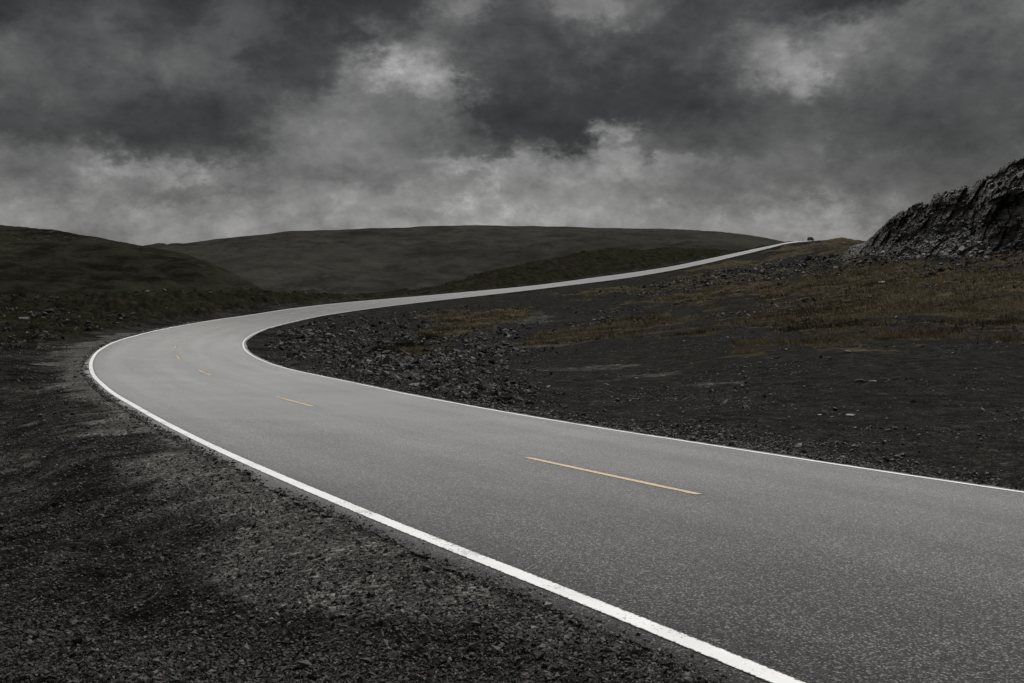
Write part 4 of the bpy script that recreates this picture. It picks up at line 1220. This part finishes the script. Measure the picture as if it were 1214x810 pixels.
x, y, r, rg = field(90000, -8, 33, 42, 330, 71, 1.0)
z, over, left, m = ground(x, y)
k = (~left) & (over > 1.2) & (rg.uniform(0, 1, len(x)) < np.clip(m['grass'] * 1.2 - .15, 0, 1) * .85)
x, y, z, r = x[k], y[k], z[k], r[k]
sz = rg.lognormal(math.log(.16), .35, len(x)) * np.clip(r / 80, .8, 1.5)
tone = np.clip(.5 + fbm2(x * .25, y * .25, 4, 101) * 1.3, 0, 1)
M_GRASS = leaf_material('ochre grass', (0.036, 0.031, 0.021), (0.20, 0.163, 0.106))
tufts('grass', x, y, z, sz, sz * 1.6, 6, M_GRASS, 72, 'ochre autumn grass growing in tufts on the slope inside the bend', tone)

x, y, r, rg = field(60000, -34, 12, 40, 330, 81, 1.0)
z, over, left, m = ground(x, y)
k = (m['heath'] > .45) & (over > 2) & (rg.uniform(0, 1, len(x)) < .55 + fbm2(x * .2, y * .2, 4, 103))
x, y, z, r = x[k], y[k], z[k], r[k]
sz = rg.lognormal(math.log(.13), .35, len(x)) * np.clip(r / 90, .7, 1.6)
tone = np.clip(.4 + fbm2(x * .2, y * .2, 4, 105) * 1.3, 0, 1)
M_HEATH = leaf_material('dark heath', (0.008, 0.0078, 0.0052), (0.040, 0.037, 0.024))
tufts('heather', x, y, z, sz, sz * 2.4, 6, M_HEATH, 82, 'dark mossy heath growing left of the road', tone)

# ------------------------------------------------------------------ single stones one can point at
M_PALE = stone_material('pale boulder', (0.10, 0.098, 0.094), (0.30, 0.295, 0.285), 1.0, .3, .8)
M_DARK = stone_material('dark boulder', (0.007, 0.0068, 0.0066), (0.030, 0.028, 0.026), 1.0, .3, .8)
def boulder(px, py, size, flat, yaw, mat, seed, label, sink=.3):
    v, f = chipped(3, seed, 11)
    v = v * np.array([size, size * .7, size * flat])
    v += (np.stack([vnoise3(v[:, 0] * 4 / size, v[:, 1] * 4 / size, v[:, 2] * 4 / size, seed + k) for k in range(3)], 1)) * size * .07
    c, s = math.cos(yaw), math.sin(yaw)
    v = v @ np.array([[c, s, 0], [-s, c, 0], [0, 0, 1]])
    z0, _, _ = ground(np.array([px, px + .1, px - .1]), np.array([py, py, py]), masks=False)
    me = make_mesh('boulder', v, f, mat, {'tone': np.full(len(v), .5)}, smooth=False)
    link('boulder', me, label=label, cat='boulder', loc=(px, py, float(z0.mean()) + size * flat * (1 - 2 * sink)))
boulder(32.74, 88.00, 0.470, 0.34, 0.2, M_PALE, 500, 'wide flat pale boulder on the slope below the outcrop')
boulder(38.88, 97.00, 0.302, 0.60, -0.3, M_PALE, 507, 'compact pale boulder at the lower edge of the scree')
boulder(46.36, 104.00, 0.370, 0.45, 0.1, M_PALE, 514, 'pale slab at the very foot of the outcrop')
boulder(37.83, 96.00, 0.256, 0.80, 0.5, M_DARK, 521, 'dark boulder just left of the compact pale one')
boulder(9.50, 27.00, 0.180, 0.35, 0.2, M_DARK, 528, 'low dark lump on the gravel floor beside a pale flat stone')
boulder(9.82, 27.00, 0.120, 0.22, -0.3, M_PALE, 535, 'pale flat stone touching the low dark lump on the gravel floor')
boulder(12.48, 37.00, 0.198, 0.28, 0.1, M_PALE, 542, 'pale flat stone lying where the gravel floor meets the grass slope')
boulder(6.86, 20.00, 0.142, 0.12, 0.5, M_PALE, 549, 'long thin pale slab on the gravel floor near the road')
boulder(6.30, 20.30, 0.072, 0.14, 0.2, M_PALE, 556, 'short thin pale stone on the gravel floor left of the long slab')
boulder(4.26, 34.00, 0.106, 0.40, -0.3, M_PALE, 563, 'small pale stone alone in the middle of the gravel floor')
boulder(1.24, 27.00, 0.108, 0.55, 0.1, M_DARK, 570, 'dark rounded stone near the white line inside the bend')
boulder(-12.36, 28.00, 0.062, 0.70, 0.5, M_DARK, 577, 'dark clod on the dusty verge outside the bend')
boulder(-5.54, 12.50, 0.033, 0.30, 0.2, M_PALE, 584, 'small pale stone on the dark gravel lay-by')
boulder(-5.60, 11.80, 0.032, 0.16, -0.3, M_PALE, 591, 'thin pale flake on the dark gravel near the left edge')
boulder(10.89, 34.00, 0.106, 0.60, 0.1, M_DARK, 598, 'pointed dark stone at the top of the gravel floor')
# ------------------------------------------------------------------ low shrubs among the rubble
M_LEAF = leaf_material('dark willow leaves', (0.008, 0.0085, 0.005), (0.050, 0.048, 0.026))
M_TWIG = leaf_material('willow twigs', (0.018, 0.014, 0.011), (0.035, 0.028, 0.022))
def shrub(px, py, w, h, seed, label):
    rg = np.random.default_rng(seed)
    z0, _, _ = ground(np.array([px]), np.array([py]), masks=False)
    root = bpy.data.objects.new('shrub', None); COL.objects.link(root); root.location = (px, py, float(z0[0]) - .05)
    root['label'] = label; root['category'] = 'shrub'
    cl = np.stack([rg.uniform(-.5, .5, 26) * w, rg.uniform(-.35, .35, 26) * w, rg.uniform(.2, .85, 26) * h], 1)
    cl[:, 2] *= np.clip(1.15 - 1.6 * (cl[:, 0] / w) ** 2 - 1.6 * (cl[:, 1] / w) ** 2, .3, 1)
    n = 2600
    i = rg.integers(0, len(cl), n)
    c = cl[i] + rg.normal(0, 1, (n, 3)) * np.array([.075 * w, .075 * w, .12 * h]); c[:, 2] = np.abs(c[:, 2])
    Rm = rot_matrices(n, .9, rg); s = rg.uniform(.018, .04, n)
    q = np.array([(-1, -.45, 0), (1, -.45, .15), (1.1, .45, 0), (-1, .45, .15)])
    v = np.einsum('nij,nvj->nvi', Rm, q[None] * s[:, None, None]) + c[:, None, :]
    f = np.arange(n * 4).reshape(n, 4)
    link('foliage', make_mesh('foliage', v.reshape(-1, 3), f, M_LEAF, {'tone': np.repeat(rg.uniform(0, 1, n), 4)}), parent=root)
    V, F, k = [], [], 0
    for p in cl:
        b = np.array([p[0] * .25, p[1] * .25, 0]); ax = p - b
        for (a, rad) in ((b, .014), (p, .005)):
            for j in range(5):
                V.append(a + rad * np.array([math.cos(j * 1.2566), math.sin(j * 1.2566), 0]))
        for j in range(5):
            F.append((k + j, k + (j + 1) % 5, k + 5 + (j + 1) % 5, k + 5 + j))
        k += 10
    link('stem', make_mesh('stem', np.array(V), np.array(F), M_TWIG, {'tone': np.full(len(V), .5)}), parent=root)
shrub(-8.1, 62.5, 1.5, .5, 801, 'widest of the low dark shrubs, nearest the road in the rubble')
shrub(-7.4, 70.0, 1.5, .55, 802, 'rounded dark shrub in the rubble just behind the widest shrub')
shrub(-6.6, 78.5, 1.5, .5, 803, 'dark shrub farthest from the road, where rubble meets ochre grass')

# ------------------------------------------------------------------ the car on the crest
def box(x0, x1, y0, y1, z0, z1, taper=(0, 0, 0, 0), bev=0.0, segs=2):
    import bmesh
    bm = bmesh.new()
    v = [bm.verts.new(p) for p in [(x0, y0, z0), (x1, y0, z0), (x1, y1, z0), (x0, y1, z0),
         (x0 + taper[0], y0 + taper[2], z1), (x1 - taper[1], y0 + taper[2], z1), (x1 - taper[1], y1 - taper[3], z1), (x0 + taper[0], y1 - taper[3], z1)]]
    for q in [(3, 2, 1, 0), (4, 5, 6, 7), (0, 1, 5, 4), (1, 2, 6, 5), (2, 3, 7, 6), (3, 0, 4, 7)]:
        bm.faces.new([v[i] for i in q])
    if bev:
        bmesh.ops.bevel(bm, geom=list(bm.edges), offset=bev, segments=segs, profile=.6, affect='EDGES')
    return bm
def finish(bm, name, mat, parent, label=None):
    me = bpy.data.meshes.new(name); bm.to_mesh(me); bm.free(); me.materials.append(mat)
    return link(name, me, parent=parent, label=label)
def lathe_x(profile, cx, cy, cz, n=28):
    import bmesh
    bm = bmesh.new(); rings = []
    for (xo, rr) in profile:
        rings.append([bm.verts.new((cx + xo, cy + rr * math.cos(2 * math.pi * i / n), cz + rr * math.sin(2 * math.pi * i / n))) for i in range(n)])
    for a, b in zip(rings[:-1], rings[1:]):
        for i in range(n):
            bm.faces.new([a[i], a[(i + 1) % n], b[(i + 1) % n], b[i]])
    bm.faces.new(rings[0][::-1]); bm.faces.new(rings[-1])
    return bm

def car():
    import bmesh
    s = CAR_S
    p = road_point(np.array([s]), np.array([CAR_LAT]), 0.004)[0]; q = road_point(np.array([s + 2.0]), np.array([CAR_LAT]), 0.004)[0]
    _, n_, bk, _, _ = road_frame(np.array([s]))
    root = bpy.data.objects.new('parked_car', None); root.name = 'car'; COL.objects.link(root)
    fwd = Vector(q - p).normalized(); side = Vector((n_[0, 0], n_[0, 1], bk[0])).normalized() * -1   # x to the right
    up = side.cross(fwd).normalized(); side = fwd.cross(up)
    from mathutils import Matrix
    root.matrix_world = Matrix(((side.x, fwd.x, up.x, p[0]), (side.y, fwd.y, up.y, p[1]), (side.z, fwd.z, up.z, p[2]), (0, 0, 0, 1)))
    root['label'] = 'small dark car on the road at the crest of the hill'; root['category'] = 'car'
    paint = plain('dark car paint', (0.012, 0.012, 0.014), .35); glass = plain('car glass', (0.01, 0.01, 0.011), .08)
    rub = plain('tyre rubber', (0.01, 0.01, 0.01), .9); alloy = plain('wheel alloy', (.35, .35, .36), .4, .8); red = plain('tail lamp red', (.25, .01, .01), .25)
    white = plain('lamp clear', (.6, .6, .58), .2); plate = plain('number plate', (.7, .7, .68), .5); black = plain('bumper plastic', (.012, .012, .012), .7)
    # body: side profile extruded across, with wheel arches cut in
    prof = [(-2.08, .38), (-2.12, .62), (-2.05, .92), (-1.2, .98), (.75, .95), (1.55, .84), (2.02, .70), (2.10, .50), (2.04, .30)]
    arch = []
    for cyw in (1.32, -1.28):
        arch += [(cyw + .37 * math.cos(a), .32 + .37 * math.sin(a)) for a in np.linspace(0.0, math.pi, 11)]
    low = [(1.69, .24)] + arch[:11] + [(.95, .22), (-.91, .22)] + arch[11:] + [(-1.65, .26)]
    loop = prof + low
    bm = bmesh.new()
    L = [bm.verts.new((-.86, a, b)) for a, b in loop]; Rr = [bm.verts.new((.86, a, b)) for a, b in loop]
    n = len(loop)
    for i in range(n):
        bm.faces.new([L[i], L[(i + 1) % n], Rr[(i + 1) % n], Rr[i]])
    bm.faces.new(L[::-1]); bm.faces.new(Rr)
    bmesh.ops.recalc_face_normals(bm, faces=bm.faces)
    finish(bm, 'body', paint, root)
    bm = box(-.80, .80, -1.95, .95, .95, 1.46, (.14, .14, .45, .85), .05)
    cabin = finish(bm, 'cabin', paint, root)
    def quad(pts, name, mat, parent, label=None):
        b_ = bmesh.new(); vs = [b_.verts.new(t) for t in pts]; b_.faces.new(vs)
        ex = bmesh.ops.extrude_face_region(b_, geom=list(b_.faces)); nv_ = [g for g in ex['geom'] if isinstance(g, bmesh.types.BMVert)]
        c = sum((v.co for v in vs), Vector()) / 4; nn = (vs[1].co - vs[0].co).cross(vs[2].co - vs[1].co).normalized()
        for v in nv_: v.co += nn * .012
        bmesh.ops.recalc_face_normals(b_, faces=b_.faces)
        return finish(b_, name, mat, parent, label)
    quad([(-.62, -1.86, 1.05), (.62, -1.86, 1.05), (.56, -1.585, 1.37), (-.56, -1.585, 1.37)], 'rear_window', glass, root)
    quad([(.62, .80, 1.05), (-.62, .80, 1.05), (-.56, .26, 1.37), (.56, .26, 1.37)], 'windscreen', glass, root)
    for sg in (-1, 1):
        a = [(sg * .785, -1.6, 1.04), (sg * .785, .55, 1.04), (sg * .70, .12, 1.37), (sg * .70, -1.42, 1.37)]
        quad(a if sg > 0 else a[::-1], 'side_window', glass, root)
        for cyw in (1.32, -1.28):
            ty = lathe_x([(-.1, .24), (-.1, .30), (-.07, .32), (.07, .32), (.1, .30), (.1, .24)], sg * .77, cyw, .32)
            w = finish(ty, 'wheel', rub, root)
            finish(lathe_x([(-.02, .23), (.0, .21), (.012, .08), (.02, .05)] if sg > 0 else [(-.02, .05), (-.012, .08), (0, .21), (.02, .23)], sg * .86, cyw, .32), 'rim', alloy, w)
        finish(box(sg * .64 - .16, sg * .64 + .16, -2.135, -2.06, .72, .86, bev=.015), 'tail_light', red, root)
        finish(box(sg * .62 - .18, sg * .62 + .18, 1.93, 2.06, .62, .73, bev=.015), 'headlight', white, root)
        finish(box(sg * .93 - .09, sg * .93 + .09, .5, .6, .98, 1.1, bev=.02), 'wing_mirror', paint, root)
    finish(box(-.84, .84, -2.17, -2.05, .34, .56, bev=.03), 'bumper', black, root)
    finish(box(-.84, .84, 2.03, 2.15, .30, .50, bev=.03), 'bumper', black, root)
    finish(box(-.26, .26, -2.15, -2.10, .62, .72, bev=.004), 'number_plate', plate, root)

CAR_S, CAR_LAT = 411.0, -1.4
car()

def snow_pole(s, lat):
    p = road_point(np.array([s]), np.array([lat]))[0]
    g, _, _ = ground(p[None, 0], p[None, 1], masks=False)
    root = bpy.data.objects.new('snow_pole', None); COL.objects.link(root); root.location = (p[0], p[1], float(g[0]))
    root['label'] = 'thin dark snow pole standing beside the road at the crest'; root['category'] = 'marker pole'
    def rod(z0, z1, rad, name, col):
        import bmesh
        bm = bmesh.new(); bmesh.ops.create_cone(bm, cap_ends=True, segments=12, radius1=rad, radius2=rad * .85, depth=z1 - z0)
        bmesh.ops.translate(bm, verts=bm.verts, vec=(0, 0, (z0 + z1) / 2))
        finish(bm, name, plain(name, col, .6), root)
    rod(-.3, 1.35, .045, 'shaft', (.03, .028, .026)); rod(1.353, 1.6, .047, 'band', (.25, .24, .22)); rod(1.603, 2.0, .042, 'tip', (.03, .028, .026))
snow_pole(389.0, -4.6)
